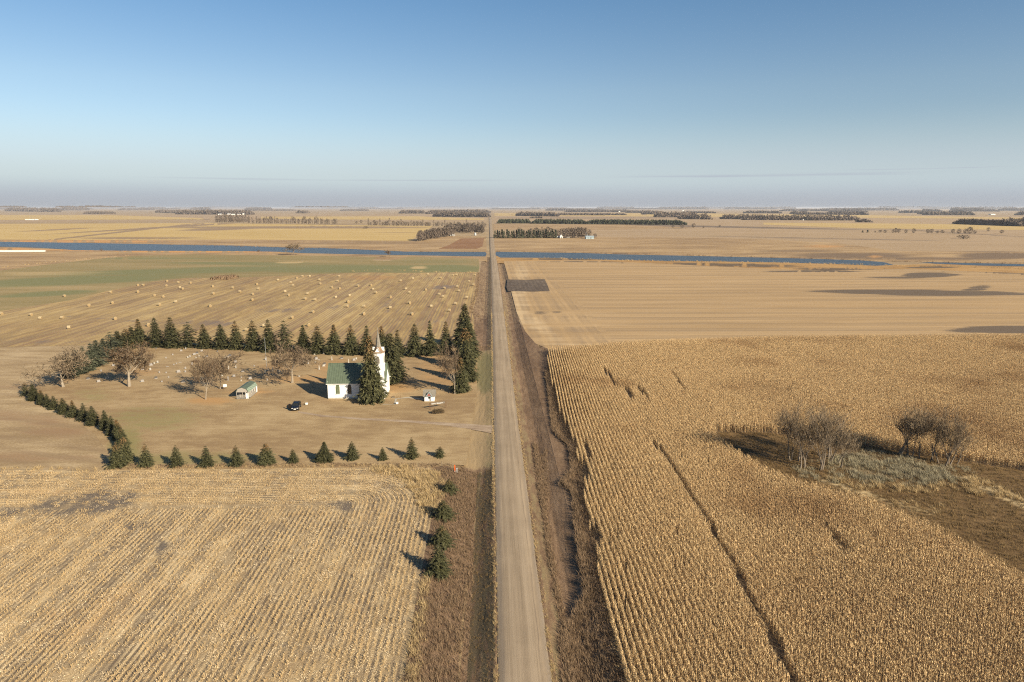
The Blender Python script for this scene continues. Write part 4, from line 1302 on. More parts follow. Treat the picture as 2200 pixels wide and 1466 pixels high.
put_bare(628, 823, 739, 80, dict(seed=11, fork=.20, limbs=7, spread=.62, upness=.25, kids=(6, 7, 7), r0=.017), 'wide bare tree between the grey shed and the church, spotted trunk', barkm='bark_pale')
put_bare(136, 832, 747, 78, dict(seed=52, fork=.19, limbs=7, spread=.58, upness=.3, kids=(6, 7, 6), r0=.016), 'large bare tree with pale trunk at the far left edge of the yard', barkm='bark_pale', twigm='twig_grey')
put_bare(278, 831, 742, 66, dict(seed=13, fork=.16, limbs=7, spread=.55, upness=.35, kids=(6, 6, 6), r0=.018), 'tree with brown withered leaves and short pale trunk among the graves', 'tree', 'broadleaf_tree', barkm='bark_pale', leafy=(2, .020, .75))
put_bare(442, 859, 766, 52, dict(seed=14, fork=.22, limbs=6, spread=.5, upness=.3, kids=(6, 6, 6), r0=.012), 'smaller brown leaved tree leaning in front of a bare one, left of the shed', 'tree', 'broadleaf_tree', barkm='bark_pale', leafy=(1, .020, .7))
put_bare(473, 836, 757, 62, dict(seed=15, fork=.2, limbs=7, spread=.55, upness=.3, kids=(6, 7, 6), r0=.013), 'grey bare tree beside the white tank on legs')
put_bare(977, 847, 742, 60, dict(seed=16, fork=.25, limbs=6, spread=.42, upness=.45, kids=(6, 7, 6), r0=.013), 'bare tree with slender white trunk in front of the roadside spruces', barkm='bark_pale')
put_bare(632, 548, 522, 36, dict(seed=17, fork=.18, limbs=6, spread=.7, upness=.2, kids=(5, 5, 5), r0=.014, twig=.009), 'lone round bare tree on the near bank of the river', twigm='twig_grey')
put_bare(838, 552, 538, 16, dict(seed=18, fork=.14, limbs=5, spread=.5, upness=.4, kids=(4, 5, 5), r0=.014, twig=.012), 'small dark bush sized tree at the pasture corner by the river', name='small_tree')
# willow thickets in the slough
wil = dict(fork=.28, limbs=5, spread=.30, upness=.6, kids=(5, 5, 6), r0=.017, twig=.0034, stems=3)
for i, (bx, by, ty, wp, lb) in enumerate([(1700, 990, 880, 80, 'leftmost willow of the left thicket, arching over the shaded corn'), (1728, 1006, 876, 84, 'tallest willow of the left thicket with dark stems'),
                                          (1765, 1010, 880, 90, 'willow with pale leaning stem on the right of the left thicket'), (1775, 985, 884, 86, 'greyish willow at the back right of the left thicket'),
                                          (1790, 1000, 905, 90, 'low willow spreading at the right edge of the left thicket'),
                                          (1952, 980, 873, 80, 'tall dark stemmed willow on the left of the right thicket'), (1975, 985, 880, 66, 'second willow of the right thicket, upright crown'),
                                          (2003, 993, 876, 62, 'middle willow of the right thicket'), (2030, 1000, 884, 70, 'rightmost tall willow, yellowish patch low in its crown'), (2040, 996, 925, 60, 'low twiggy willow at the right end of the thicket')]):
    put_bare(bx, by, ty, wp, dict(wil, seed=30 + i), lb, 'willow', 'willow_tree', twigm='twig_grey', group='willows in the wet hollow')

# --- far trees: cheap crowns, still one object each
def far_crown(seed, kind):
    r = random.Random(seed); v, f = [], []
    n = 150 if kind == 'broad' else 150 if kind == 'poplar' else 110
    for _ in range(n):
        if kind == 'fir':
            z = r.uniform(.03, 1) ; rad = .27 * (1 - z) ** .8 + .02
            s_ = .14
        elif kind == 'poplar':
            z = r.uniform(.12, 1); rad = .16 * sin(min(1, z * 1.2) * pi * .8) + .03; s_ = .085
        else:
            z = r.uniform(.15, 1); rad = .42 * sqrt(max(0, 1 - ((z - .55) / .47) ** 2)); s_ = .15
        a = r.uniform(0, 6.28); q = rad * sqrt(r.random())
        p = Vector((q * cos(a), q * sin(a), z))
        d = Vector((r.uniform(-1, 1), r.uniform(-1, 1), r.uniform(-.5, 1.2))).normalized() * s_ * r.uniform(.7, 1.4)
        e = d.cross(Vector((r.uniform(-1, 1), r.uniform(-1, 1), r.uniform(-1, 1)))).normalized() * s_ * (.5 if kind == 'fir' else .28)
        k = len(v)
        v.extend([p - d * .5 - e, p - d * .5 + e, p + d * .6]); f.append((k, k + 1, k + 2))
    return v, f


FC = {k: [mk('crown', *far_crown(i + 50 * j, k), M['spruce_far'] if k == 'fir' else M['far_twig']) for i in range(3)] for j, k in enumerate(('fir', 'broad', 'poplar'))}
FT = mk('trunk', *trunk_mesh(.8, .035, .012, 5), M['bark'])


def far_tree(px, py, hpx, kind, label, cat, group=None, wf=1.0, name=None):
    x, y = G(px, py)
    d = hypot(x, y)
    h = hpx / FPX * d * 1.02
    o = put_tree(name or {'fir': 'conifer_tree', 'broad': 'bare_tree', 'poplar': 'poplar_tree'}[kind], x, y, h, h * wf, random.choice(FC[kind]), FT, label, cat, group, z=0.1)
    return o


r_ = random.Random(77)
# farmyard belt on the right of the road, beyond the river
for i in range(26):
    px = 1063 + i * 5.2 + r_.uniform(-1, 1)
    far_tree(px, 512 + r_.uniform(-.3, .3), r_.uniform(14, 18.5), 'fir', f'{ORD[i]} dark conifer from the road in the windbreak towards the white farmhouse', 'conifer', 'conifers of the farmyard windbreak', 1.0)
for i in range(26):
    px = 1110 + i * 6.2 + r_.uniform(-2, 2)
    far_tree(px, 510.5, r_.uniform(15, 22), 'broad' if i % 3 else 'poplar', f'{ORD[i]} bare tree from the left rising behind the dark farmyard windbreak', 'bare tree', 'bare trees behind the farmyard windbreak', .8)
for i in range(7):
    far_tree(1214 + i * 7 + r_.uniform(-2, 2), 512, r_.uniform(17, 22), 'broad', f'{ORD[i]} bare tree from the left between the white farmhouse and the blue grey shed', 'bare tree', 'bare trees beside the white farmhouse', .8)
far_tree(1278, 512, 9, 'broad', 'round bush at the right of the blue grey farm shed', 'bush', None, 1.4, 'round_bush')
# brown grove left of the road
gl = []
for i in range(46):
    t = i / 45
    px = 900 + 70 * t + r_.uniform(-4, 4); py = 517 - 12 * t + r_.uniform(-1, 3)
    gl.append((px, py, r_.uniform(15, 21)))
for i in range(40):
    gl.append((962 + i * 1.95 + r_.uniform(-2, 2), 500 + r_.uniform(-2.5, 2), r_.uniform(13, 19)))
gl = sorted(gl[:46]) + sorted(gl[46:])
for i, (px, py, h) in enumerate(gl):
    far_tree(px, py, h, 'broad', f"{ORD[i] if i < 46 else ORD[i - 46]} brown tree from the left in the {'slanting' if i < 46 else 'level right'} part of the brown grove", 'bare tree', 'bare trees of the brown grove', .85)
for i in range(44):
    px = 792 + i * 5.8 + r_.uniform(-2, 2)
    far_tree(px, 485 + (px - 790) * .012, r_.uniform(7, 11) if i % 4 else r_.uniform(11, 16), 'broad' if i % 4 else 'poplar', f'{ORD[i]} bare tree from the left in the belt running into the brown grove', 'bare tree', 'bare trees of the field belt', .9)
# tall thin poplars further left
for i in range(26):
    far_tree(464 + i * 2.6 + r_.uniform(-.8, .8), 479.5, r_.uniform(13, 18.5), 'poplar', f'{ORD[i]} poplar from the left in the dense block of the poplar row', 'poplar', 'poplars of the dense block', .8)
for i in range(48):
    px = 533 + i * 4.1 + r_.uniform(-2, 2)
    far_tree(px, 480.5 + (px - 533) * .012, r_.uniform(7, 16), 'poplar' if i % 3 else 'broad', f'{ORD[i]} tree from the left in the open right part of the poplar row', 'poplar', 'poplars of the open row', .7)
for px, py, h, lb in [(766, 481, 5, 'left of two small round bushes at the end of the poplar row'), (776, 480, 6, 'right of two small round bushes at the end of the poplar row'),
                      (1446, 490, 7, 'small bare tree below the long dark belt, left of a pair'), (1465, 491.5, 9, 'broad bare tree below the right end of the long dark belt'), (1490, 490, 9, 'lone bare tree right of the long dark belt'),
                      (1511, 491, 4, 'low bush right of the lone bare tree'), (1546, 489, 5, 'round lone bush in the middle of the right fields')]:
    far_tree(px, py, h, 'broad', lb, 'tree', None, 1.2, 'field_tree')
far_tree(786, 491.5, 4.5, 'broad', 'low dark clump of brush above the golden field', 'brush', None, 3.0, 'brush_clump')
for i, (px, py, h, w_) in enumerate([(1853, 500, 4, 2), (1864, 500, 5, 2), (1880, 500, 3, 1.5), (1891, 500, 4.5, 2), (1901, 501, 6, 1.3), (1918, 501, 6, 1), (1924, 501, 9, 1), (1931, 501, 8, 1), (1946, 502, 7, 1), (1963, 502, 9, .9), (1993, 502, 8, 1), (2001, 502, 8, 1),
                                     (2014, 502, 5, 1.6), (2024, 502, 6, 1.4), (2047, 502, 8, 1), (2060, 503, 9, 1), (2074, 503, 9, 1), (2083, 503, 12, 1), (2094, 503, 6, 1.3)]):
    far_tree(px, py, h, 'fir' if i in (0, 1) else 'broad', f"{ORD[i]} tree or bush from the left in the ragged line on the right fields", 'tree', 'ragged line of trees and bushes on the right fields', w_, 'hedgerow_tree')
far_tree(2123, 498, 7, 'broad', 'lone bare tree past the right end of the ragged line', 'tree', None, 1, 'field_tree')
far_tree(2152, 502, 6, 'broad', 'rounded bush near the right edge of the picture', 'bush', None, 1.3, 'round_bush')
far_tree(2070, 514, 7, 'broad', 'dark mound of brush below the ragged line of trees', 'brush', None, 3.6, 'brush_clump')
far_tree(218, 539, 3.5, 'broad', 'small dark bush on the near river bank, far left', 'bush', None, 1.8, 'river_bush')
far_tree(556, 541.5, 4, 'broad', 'small dark bush on the near river bank left of the lone tree', 'bush', None, 1.8, 'river_bush')


def belt(name, spans, mat, label, seed, kind='broad'):
    """a distant wood that reads as one mass"""
    r = random.Random(seed); v, f = [], []
    for (x0, x1, y0, y1, h, dn) in spans:
        n = int((x1 - x0) * dn)
        for _ in range(n):
            t = r.random()
            px = x0 + (x1 - x0) * t; py = y0 + (y1 - y0) * t
            gx, gy = G(px, py + .15)
            gy += r.uniform(0, gy * .01 + 15)
            d = hypot(gx, gy); H_ = h / FPX * d * r.uniform(.55, 1.15)
            s_ = max(1.3, d * .0011)
            edge = min(1, min(t, 1 - t) * 8 + .45)
            for q in range(8):
                z = H_ * edge * (1 - r.random() ** 1.6) if kind == 'fir' else H_ * edge * r.uniform(.05, 1)
                wd = H_ * .35 * ((1 - z / H_) if kind == 'fir' else sqrt(max(.05, 1 - (z / H_ - .5) ** 2 * 3)))
                px_, py_ = gx + r.uniform(-wd, wd), gy + r.uniform(-wd, wd)
                a = r.uniform(0, 6.28); w2 = s_ * r.uniform(.5, 1.1)
                k = len(v)
                v.extend([(px_ - w2 * cos(a), py_ - w2 * sin(a), max(.1, z - s_ * .8)), (px_ + w2 * cos(a), py_ + w2 * sin(a), max(.1, z - s_ * .8)), (px_ + r.uniform(-.3, .3) * s_, py_, z + s_ * r.uniform(.4, 1.2))])
                f.append((k, k + 1, k + 2))
    return tag(mesh_obj(name, v, f, mat), label, kind='stuff')


belt('shelterbelt', [(1069, 1140, 480.5, 480.5, 8, 6), (1145, 1260, 481, 482, 8.5, 6), (1260, 1476, 482, 484, 9, 6)], M['spruce_far'], 'long dark belt of conifers crossing the fields right of the road', 1, 'fir')
belt('shelterbelt', [(2065, 2200, 482, 487, 9, 5), (2150, 2600, 485, 492, 13, 4)], M['far_twig'], 'dark wood reaching in from the right edge', 2)
belt('distant_wood', [(1410, 1500, 467, 467, 10, 4), (1464, 1530, 471, 472, 11, 2.2), (1554, 1650, 471, 472, 9, 3), (1600, 1850, 473, 474, 10, 2.4), (1740, 1838, 474, 474, 7, 2), (1850, 1876, 478, 478, 6, 1.5), (1110, 1200, 464, 465.5, 8, 5), (1140, 1165, 469, 469, 3, 2)], M['far_twig'], 'grey distant woods scattered over the right fields', 3)
belt('distant_wood', [(932, 1052, 466, 467, 10, 5), (858, 912, 459, 459, 6, 5), (915, 1053, 460, 458, 7, 5)], M['far_twig'], 'grey woods straddling the road near the horizon', 4)
belt('distant_wood', [(335, 400, 457, 459, 5, 5), (378, 540, 461, 461.5, 8, 5), (85, 120, 455.5, 455.5, 6, 5), (125, 184, 452.5, 452, 5, 5), (12, 75, 454, 455, 6, 4), (180, 225, 446.6, 446.6, 3, 5), (296, 350, 449.5, 449.5, 3, 5), (410, 446, 451, 451, 4, 5), (525, 580, 451, 451, 4, 5),
                     (636, 660, 458.5, 458.5, 5, 3), (178, 240, 460, 460, 4, 3)], M['far_twig'], 'grey woods near the horizon on the left', 5)
hs = []
rr_ = random.Random(9)
x = -300
while x < 2500:
    L_ = rr_.uniform(20, 130)
    yb = rr_.choice([447.6, 448.2, 449, 450, 451.5, 453]) + (0.9 if 1060 < x < 2200 else 0)
    hs.append((x, x + L_, yb, yb, rr_.uniform(1.2, 3.2) + (1.2 if x > 1200 else 0), 3.5))
    x += L_ * rr_.uniform(.3, .9)
for k_ in range(26):
    x = rr_.uniform(1050, 2250); L_ = rr_.uniform(20, 110); yb = rr_.uniform(452, 463)
    hs.append((x, x + L_, yb, yb + .3, rr_.uniform(3, 6), 3.5))
belt('horizon_woods', hs, M['far_twig'], 'thin dark lines of distant woods along the horizon', 6)
belt('bush_patch', [(448, 490, 602, 602, 3, 4)], M['grass_brown'], 'low brown brush at the far edge of the bale field', 8)
print('trees done')

# ------------------------------------------------------------------ the church
cx0, cy0 = G(706, 858)
CL, CW, WALL, RIDGE = 15.0, 7.4, 4.75, 8.9


def arched(w, h, y, d0, d1, x, z, n=7, axis='x'):
    """pointed arch outline extruded; returns prism data standing at z with its centre at x"""
    pr = [(-w / 2, 0), (w / 2, 0), (w / 2, h - w * .9)]
    for i in range(1, n):
        t = i / n
        pr.append((w / 2 - w * .5 * t ** 1.6, h - w * .9 + w * .9 * sin(t * pi / 2)))
    pr.append((0, h))
    for i in range(n - 1, 0, -1):
        t = i / n
        pr.append((-w / 2 + w * .5 * t ** 1.6, h - w * .9 + w * .9 * sin(t * pi / 2)))
    pr.append((-w / 2, h - w * .9))
    return [(x + a, z + b) for a, b in pr]


def church():
    e = empty('church', (cx0, cy0, 0.05))
    tag(e, 'white country church with green metal roof and grey steeple half hidden by a spruce', 'church')
    m = MB()                                            # walls: gabled solid
    m.prism([(0, 0.35), (CW, 0.35), (CW, WALL), (CW / 2, RIDGE - .12), (0, WALL)], 0, CL, 'x')
    wall = m.build('wall', M['white'], e)
    MB().box(CL / 2, CW / 2, 0, CL + .12, CW + .12, .35).build('foundation', M['concrete'], e)
    # clapboards, as thin ledges standing proud on the two visible sides
    for i in range(22):
        z = 0.42 + i * .195
        b = MB().box(CL / 2, -.012, z, CL - .3, .02, .02)
        b.build('clapboard', M['white'], wall)
    for cxx, cyy in ((0, 0), (CL, 0), (0, CW), (CL, CW)):
        MB().box(cxx, cyy, .36, .18, .18, WALL - .37).build('corner_board', M['white'], wall)
    # roof: two slabs with standing seams
    s_ = (RIDGE - WALL) / (CW / 2)
    ov = .42
    for sgn in (-1, 1):
        yc = CW / 2
        y_e = yc + sgn * (CW / 2 + ov); z_e = WALL - ov * s_
        th = .14
        prof = [(yc, RIDGE), (y_e, z_e), (y_e, z_e - th), (yc, RIDGE - th - .06)]
        if sgn > 0: prof = prof[::-1]
        r_m = MB().prism(prof, -.42, CL + .42, 'x')
        rf = r_m.build('roof', M['roof_green'], e)
        nse = 26
        for i in range(nse + 1):
            x = -.40 + (CL + .80) * i / nse
            sm = MB()
            a = Vector((x, yc, RIDGE + .02)); b = Vector((x, y_e, z_e + .02))
            nrm = Vector((0, sgn * s_, 1)).normalized() * .045
            w2 = Vector((.02, 0, 0))
            vs = [a - w2, a + w2, b + w2, b - w2, a - w2 + nrm, a + w2 + nrm, b + w2 + nrm, b - w2 + nrm]
            sm.add(vs, [(4, 5, 6, 7), (0, 4, 7, 3), (1, 2, 6, 5), (3, 7, 6, 2), (0, 1, 5, 4)])
            sm.build('roof_seam', M['roof_green'], rf)
        MB().box(CL / 2, y_e - sgn * .02, z_e - .22, CL + .84, .05, .16).build('eave_board', M['white'], rf)
    MB().tube((-.42, CW / 2, RIDGE + .02), (CL + .42, CW / 2, RIDGE + .02), .07, .07, 6).build('ridge_cap', M['roof_green'], e)
    # pointed windows
    for side, yy in ((-1, 0), (1, CW)):
        for i, x in enumerate((2.55, 5.65, 8.75)):
            y0 = yy + side * .02
            fr = MB().prism(arched(.98, 2.62, 0, 0, 0, x, 1.42), min(y0, y0 + side * .07), max(y0, y0 + side * .07), 'y').build('window', M['glass_green'] if i == 0 else M['glass_dark'], e)
            MB().prism(arched(.78, 2.40, 0, 0, 0, x, 1.52), min(y0 + side * .075, y0 + side * .095), max(y0 + side * .075, y0 + side * .095), 'y').build('pane', M['glass_green'] if i == 0 else M['glass_dark'], fr)
            for q in (-.13, .13):
                MB().box(x + q, y0 + side * .105, 1.55, .03, .03, 2.0).build('muntin', M['siding'], fr)
            MB().box(x, y0 + side * .09, 1.34, 1.15, .16, .07).build('sill', M['white'], fr)
    # tower at the road corner
    TX, TY, TS = CL - 1.55, 1.18, 2.75
    t = MB().box(TX, TY, 0.0, TS, TS, 12.45).build('tower', M['white'], e)
    for z in (4.9, 9.0):
        MB().box(TX, TY, z, TS + .16, TS + .16, .14).build('string_course', M['white'], t)
    for (dx, dy, rz) in ((0, -1, 0), (1, 0, pi / 2)):
        for z0, hh in ((9.6, 1.9), (5.6, 1.7)):
            x = TX + dx * (TS / 2 + .03); y = TY + dy * (TS / 2 + .03)
            if dy:
                MB().prism(arched(.9, hh, 0, 0, 0, x, z0), y - .05, y, 'y').build('louvre', M['siding_dark'] if z0 > 9 else M['glass_dark'], t)
            else:
                pr = [(b - x + y, c) for b, c in arched(.9, hh, 0, 0, 0, x, z0)]
                MB().prism(pr, x, x + .05, 'x').build('louvre', M['siding_dark'] if z0 > 9 else M['glass_dark'], t)
    d_ = MB().box(TX, TY - TS / 2 - .05, 0.35, 1.35, .1, 2.3).build('door', M['white'], t)
    MB().box(TX + .5, TY - TS / 2 - .13, 1.35, .06, .06, .12).build('handle', M['chrome'], d_)
    # spire: flared foot, little gables, slim octagonal shaft
    sp = MB()
    prev = None
    levels = [(12.45, 1.62, 4), (12.6, 1.58, 4), (13.2, 1.02, 8), (13.9, .70, 8), (14.6, .58, 8), (18.5, .03, 8)]
    rings = []
    for z, r_, nn in levels:
        ring = []
        for i in range(8):
            a = pi / 8 + i * pi / 4
            if nn == 4:
                sx = 1 if cos(a) > 0 else -1; sy = 1 if sin(a) > 0 else -1
                if abs(cos(a)) > abs(sin(a)):
                    p = (sx * r_, sy * r_ * .72)
                else:
                    p = (sx * r_ * .72, sy * r_)
            else:
                p = (r_ * cos(a) / cos(pi / 8), r_ * sin(a) / cos(pi / 8))
            ring.append((TX + p[0], TY + p[1], z))
        rings.append(ring)
    def spire_part(a, b, nm, mt, par):
        vs = [p for rg in rings[a:b + 1] for p in rg]
        fs = []
        for k in range(b - a):
            for i in range(8):
                fs.append((k * 8 + i, k * 8 + (i + 1) % 8, (k + 1) * 8 + (i + 1) % 8, (k + 1) * 8 + i))
        fs.append(tuple(range(8))[::-1]); fs.append(tuple(range((b - a) * 8, (b - a) * 8 + 8)))
        return mesh_obj(nm, vs, fs, mt, par)
    spo = spire_part(3, 5, 'spire', M['shingle'], e)
    spire_part(0, 3, 'spire_foot', M['shingle_rust'], e)
    MB().tube((TX, TY, 18.45), (TX, TY, 18.95), .035, .012, 5).build('finial', M['steel'], spo)
    for (dx, dy) in ((0, -1), (1, 0), (-1, 0), (0, 1)):
        g = MB()
        w, hgt_, dep = .82, 1.35, 1.0
        for q in (0, 1):
            o_ = TS / 2 + .12 - q * dep
            pts = [(-w, 12.47), (w, 12.47), (0, 12.47 + hgt_)]
            for a, z in pts:
                g.v.append((TX + (dx * o_ if dx else a), TY + (dy * o_ if dy else a), z))
        g.f = [(0, 1, 2), (5, 4, 3), (0, 2, 5, 3), (2, 1, 4, 5), (0, 3, 4, 1)]
        gb = g.build('gable', M['white'], e)
        k = MB()
        o_ = TS / 2 + .16
        for s0 in (-1, 1):
            a0 = Vector((TX + (dx * o_ if dx else s0 * w * 1.08), TY + (dy * o_ if dy else s0 * w * 1.08), 12.42)); a1 = Vector((TX + dx * o_, TY + dy * o_, 12.5 + hgt_))
            k.tube(a0, a1, .07, .07, 4)
        k.build('gable_trim', M['siding'], gb)
    for i in range(3):
        MB().box(TX + .1, TY - TS / 2 - .35 - i * .32, 0, 2.2 + .2 * i, .32, .36 - i * .12).build('step', M['concrete'], e)
    MB().box(1.3, CW * .55, RIDGE - 1.2, .55, .55, 1.5).build('chimney', M['shingle_rust'], e) if False else None
    return e


church()

# railing posts and the things by the church walk
def rail():
    x, y = G(853, 857)
    e = empty('handrail', (x, y, .06))
    tag(e, 'thin pipe handrail at the edge of the concrete walk by the church', 'handrail')
    x2, y2 = G(860.5, 857)
    for q in (0, 1):
        MB().tube((q * (x2 - x), q * (y2 - y), 0), (q * (x2 - x), q * (y2 - y), 1.05), .03, .03, 5).build('post', M['wood_red'], e)
    MB().tube((0, 0, 1.0), (x2 - x, y2 - y, 1.0), .028, .028, 5).build('rail', M['wood_red'], e)


rail()


def white_box(bx, by, w, label, pole=None):
    x, y = G(bx, by)
    e = empty('utility_box', (x, y, .06))
    tag(e, label, 'utility box')
    MB().box(0, 0, .12, w, .36, .38).build('cabinet', M['white'], e)
    MB().box(0, 0, .5, w + .05, .41, .04).build('lid', M['white'], e)
    MB().box(0, 0, 0, w * .8, .3, .12).build('base', M['concrete'], e)


white_box(853.3, 869, .58, 'small white box at the near corner of the concrete church apron')
white_box(659, 870.5, .58, 'small white box on the grass right of the black car')
x, y = G(649.5, 871.5)
e = empty('hydrant_pipe', (x, y, .05)); tag(e, 'thin dark standpipe on the grass between the black car and the white box', 'standpipe')
MB().tube((0, 0, 0), (0, 0, 1.05), .035, .035, 6).build('pipe', M['wood_red'], e)
MB().tube((-.02, 0, .98), (.28, 0, .9), .025, .025, 5).build('spout', M['wood_red'], e)
x, y = G(845, 855)
e = empty('planter', (x, y, .06)); tag(e, 'low dark planter on the concrete apron beside the church steps', 'planter')
MB().box(0, 0, 0, .7, .4, .25).build('trough', M['siding_dark'], e)
v, f = grass_variants(1, 14, .5, .05, .25, .7, 91)[0]
mesh_obj('plant', [(a, b, c + .25) for a, b, c in v], f, M['grass_brown'], e)

# ------------------------------------------------------------------ grey gambrel shed
def shed():
    a = np.array(G(508.6, 858.4)); b = np.array(G(534.5, 857.9)); c = np.array(G(553.2, 842.9))
    ux = (b - a) / np.hypot(*(b - a)); ang = math.atan2(ux[1], ux[0])
    wid = np.hypot(*(b - a)); ln = np.hypot(*(c - b))
    lz = math.atan2((c - b)[1], (c - b)[0]) - pi / 2
    e = empty('garden_shed', (a[0], a[1], .05), lz)
    wid = wid * cos(ang - lz)
    tag(e, 'long grey shed with green rounded metal roof and an open porch end', 'shed')
    h, k1, k2 = 2.0, (.42, 2.78), 3.2
    prof = [(0, h), (k1[0], k1[1]), (wid / 2, k2), (wid - k1[0], k1[1]), (wid, h)]
    P0 = 1.5                                            # porch depth
    MB().prism([(0, .12)] + [(wid, .12)] + prof[::-1], P0, ln, 'y').build('wall', M['siding'], e)
    MB().box(wid / 2, ln / 2, 0, wid + .04, ln + .04, .12).build('floor', M['siding_dark'], e)
    MB().prism([(0.01, h - .12), (wid - .01, h - .12)] + [(x, z - .02) for x, z in prof[::-1]], .02, .10, 'y').build('gable', M['siding'], e)
    for i in range(int((ln - P0) / .3)):
        y = P0 + .15 + i * .3
        MB().box(wid + .012, y, .14, .02, .03, h - .2).build('batten', M['siding_dark'], e)
    # roof: four strips, glare on the steep ones painted as pale ribs
    for i in range(4):
        (xa, za), (xb, zb) = prof[i], prof[i + 1]
        if i == 0: xa, za = xa - .10, za - .12
        if i == 3: xb, zb = xb + .10, zb - .12
        n_ = Vector((-(zb - za), 0, xb - xa)).normalized()
        m = MB()
        vs = []
        for y in (-.12, ln + .12):
            for q in (0.01, .06):
                vs += [(xa + n_.x * q, y, za + n_.z * q), (xb + n_.x * q, y, zb + n_.z * q)]
        m.add(vs, [(2, 3, 7, 6), (0, 4, 5, 1), (0, 1, 3, 2), (4, 6, 7, 5), (0, 2, 6, 4), (1, 5, 7, 3)])
        rf = m.build('roof_panel', M['roof_green'], e)
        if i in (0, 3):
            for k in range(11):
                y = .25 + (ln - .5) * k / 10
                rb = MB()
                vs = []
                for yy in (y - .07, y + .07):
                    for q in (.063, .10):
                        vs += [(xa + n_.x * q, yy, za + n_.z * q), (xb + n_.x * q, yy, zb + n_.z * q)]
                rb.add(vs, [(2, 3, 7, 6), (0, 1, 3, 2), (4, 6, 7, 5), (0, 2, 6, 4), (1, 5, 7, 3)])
                rb.build('glare_rib', M['roof_glare_rib'], rf)
    # porch posts, rails and door
    for x in (.06, wid * .5, wid - .62, wid - .06):
        MB().box(x, .08, .12, .11, .11, h - .24).build('post', M['white'] if x > wid * .7 else M['siding'], e)
    for x0, x1 in ((.1, wid * .5 - .12), (wid * .5 + .05, wid - .68)):
        rl = MB().box((x0 + x1) / 2, .08, .95, x1 - x0, .07, .07).build('railing', M['siding'], e)
        for k in range(int((x1 - x0) / .14)):
            MB().box(x0 + .07 + k * .14, .08, .14, .07, .03, .80).build('baluster', M['siding'], rl)
    dr = MB().box(wid - .34, .13, .14, .44, .05, 1.35).build('gate', M['white'], e)
    MB().tube((wid - .52, .10, .3), (wid - .16, .10, 1.35), .025, .025, 4).build('brace', M['siding'], dr)
    MB().box(wid * .36, P0 - .03, .14, .85, .05, 1.75).build('door', M['siding_dark'], e)
    for k, y in enumerate((P0 + .9, P0 + 2.3, ln - 1.9)):
        if y < ln - .8:
            w = MB().box(wid + .03, y, .95, .06, .55, .85).build('window', M['white'], e)
            MB().box(wid + .065, y, 1.0, .02, .42, .72).build('pane', M['glass_dark'], w)
    MB().box(wid + .04, ln - .42, .2, .06, .75, 1.75).build('side_door', M['white'], e)


M['roof_glare_rib'] = plain('pale green glare ribs', (0.42, 0.52, 0.44), 0.5, 0.08, 2, spec=0.5)  # glare of the corrugated metal, put into the rib colour
shed()


# ------------------------------------------------------------------ little white house by the sign
def wellhouse():
    a = np.array(G(912.2, 863.6)); b = np.array(G(933.0, 863.6))
    w = b[0] - a[0]; dp = 2.3; h = 1.62
    e = empty('well_house', (a[0], a[1], .05))
    tag(e, 'tiny white hut with grey shingle roof, front gable with red boards', 'hut')
    MB().box(w / 2, dp / 2, 0, w, dp, h).build('wall', M['white'], e)
    MB().box(w / 2, dp / 2, 0, w + .12, dp + .12, .16).build('footing', M['concrete'], e)
    zr = h + 1.35
    ov = .38
    for sgn in (-1, 1):
        ye = dp / 2 + sgn * (dp / 2 + .25); ze = h - .18
        pr = [(dp / 2, zr), (ye, ze), (ye, ze - .09), (dp / 2, zr - .12)]
        rf = MB().prism(pr if sgn < 0 else pr[::-1], -ov, w + ov, 'x').build('roof', M['shingle'], e)
        for k in range(6):                              # shingle courses
            t = (k + .5) / 6
            y = dp / 2 + (ye - dp / 2) * t; z = zr + (ze - zr) * t
            MB().box(w / 2, y, z, w + 2 * ov - .02, .05, .035).build('shingle_course', M['shingle'], rf)
    # front gable
    gw, gz0, gz1 = .78, h - .16, h + 1.0
    g = MB()
    cx = w / 2 - .05
    for y in (-.30, dp * .38):
        g.v += [(cx - gw, y, gz0), (cx + gw, y, gz0), (cx, y, gz1)]
    g.f = [(0, 1, 2), (5, 4, 3), (0, 2, 5, 3), (2, 1, 4, 5), (0, 3, 4, 1)]
    gb = g.build('front_gable', M['shingle'], e)
    mesh_obj('pediment', [(cx - gw * .62, -.315, gz0 + .08), (cx + gw * .62, -.315, gz0 + .08), (cx, -.315, gz1 - .35), (cx - gw * .62, -.302, gz0 + .08), (cx + gw * .62, -.302, gz0 + .08), (cx, -.302, gz1 - .35)], [(0, 1, 2), (3, 5, 4), (0, 3, 4, 1), (1, 4, 5, 2), (2, 5, 3, 0)], M['red'], gb)
    for s0 in (-1, 1):
        MB().tube((cx + s0 * (gw + .08), -.38, gz0 - .05), (cx, -.38, gz1 + .07), .06, .06, 4).build('bargeboard', M['bluegrey'], gb)
    MB().box(cx, -.33, gz0 - .02, gw * 2, .08, .08).build('lintel', M['bluegrey'], gb)
    MB().box(cx + .07, -.012, .16, .62, .03, 1.30).build('doorway', M['glass_dark'], e)
    MB().box(cx - .1, -.05, .16, .34, .05, .62).build('door', M['white'], e)


wellhouse()

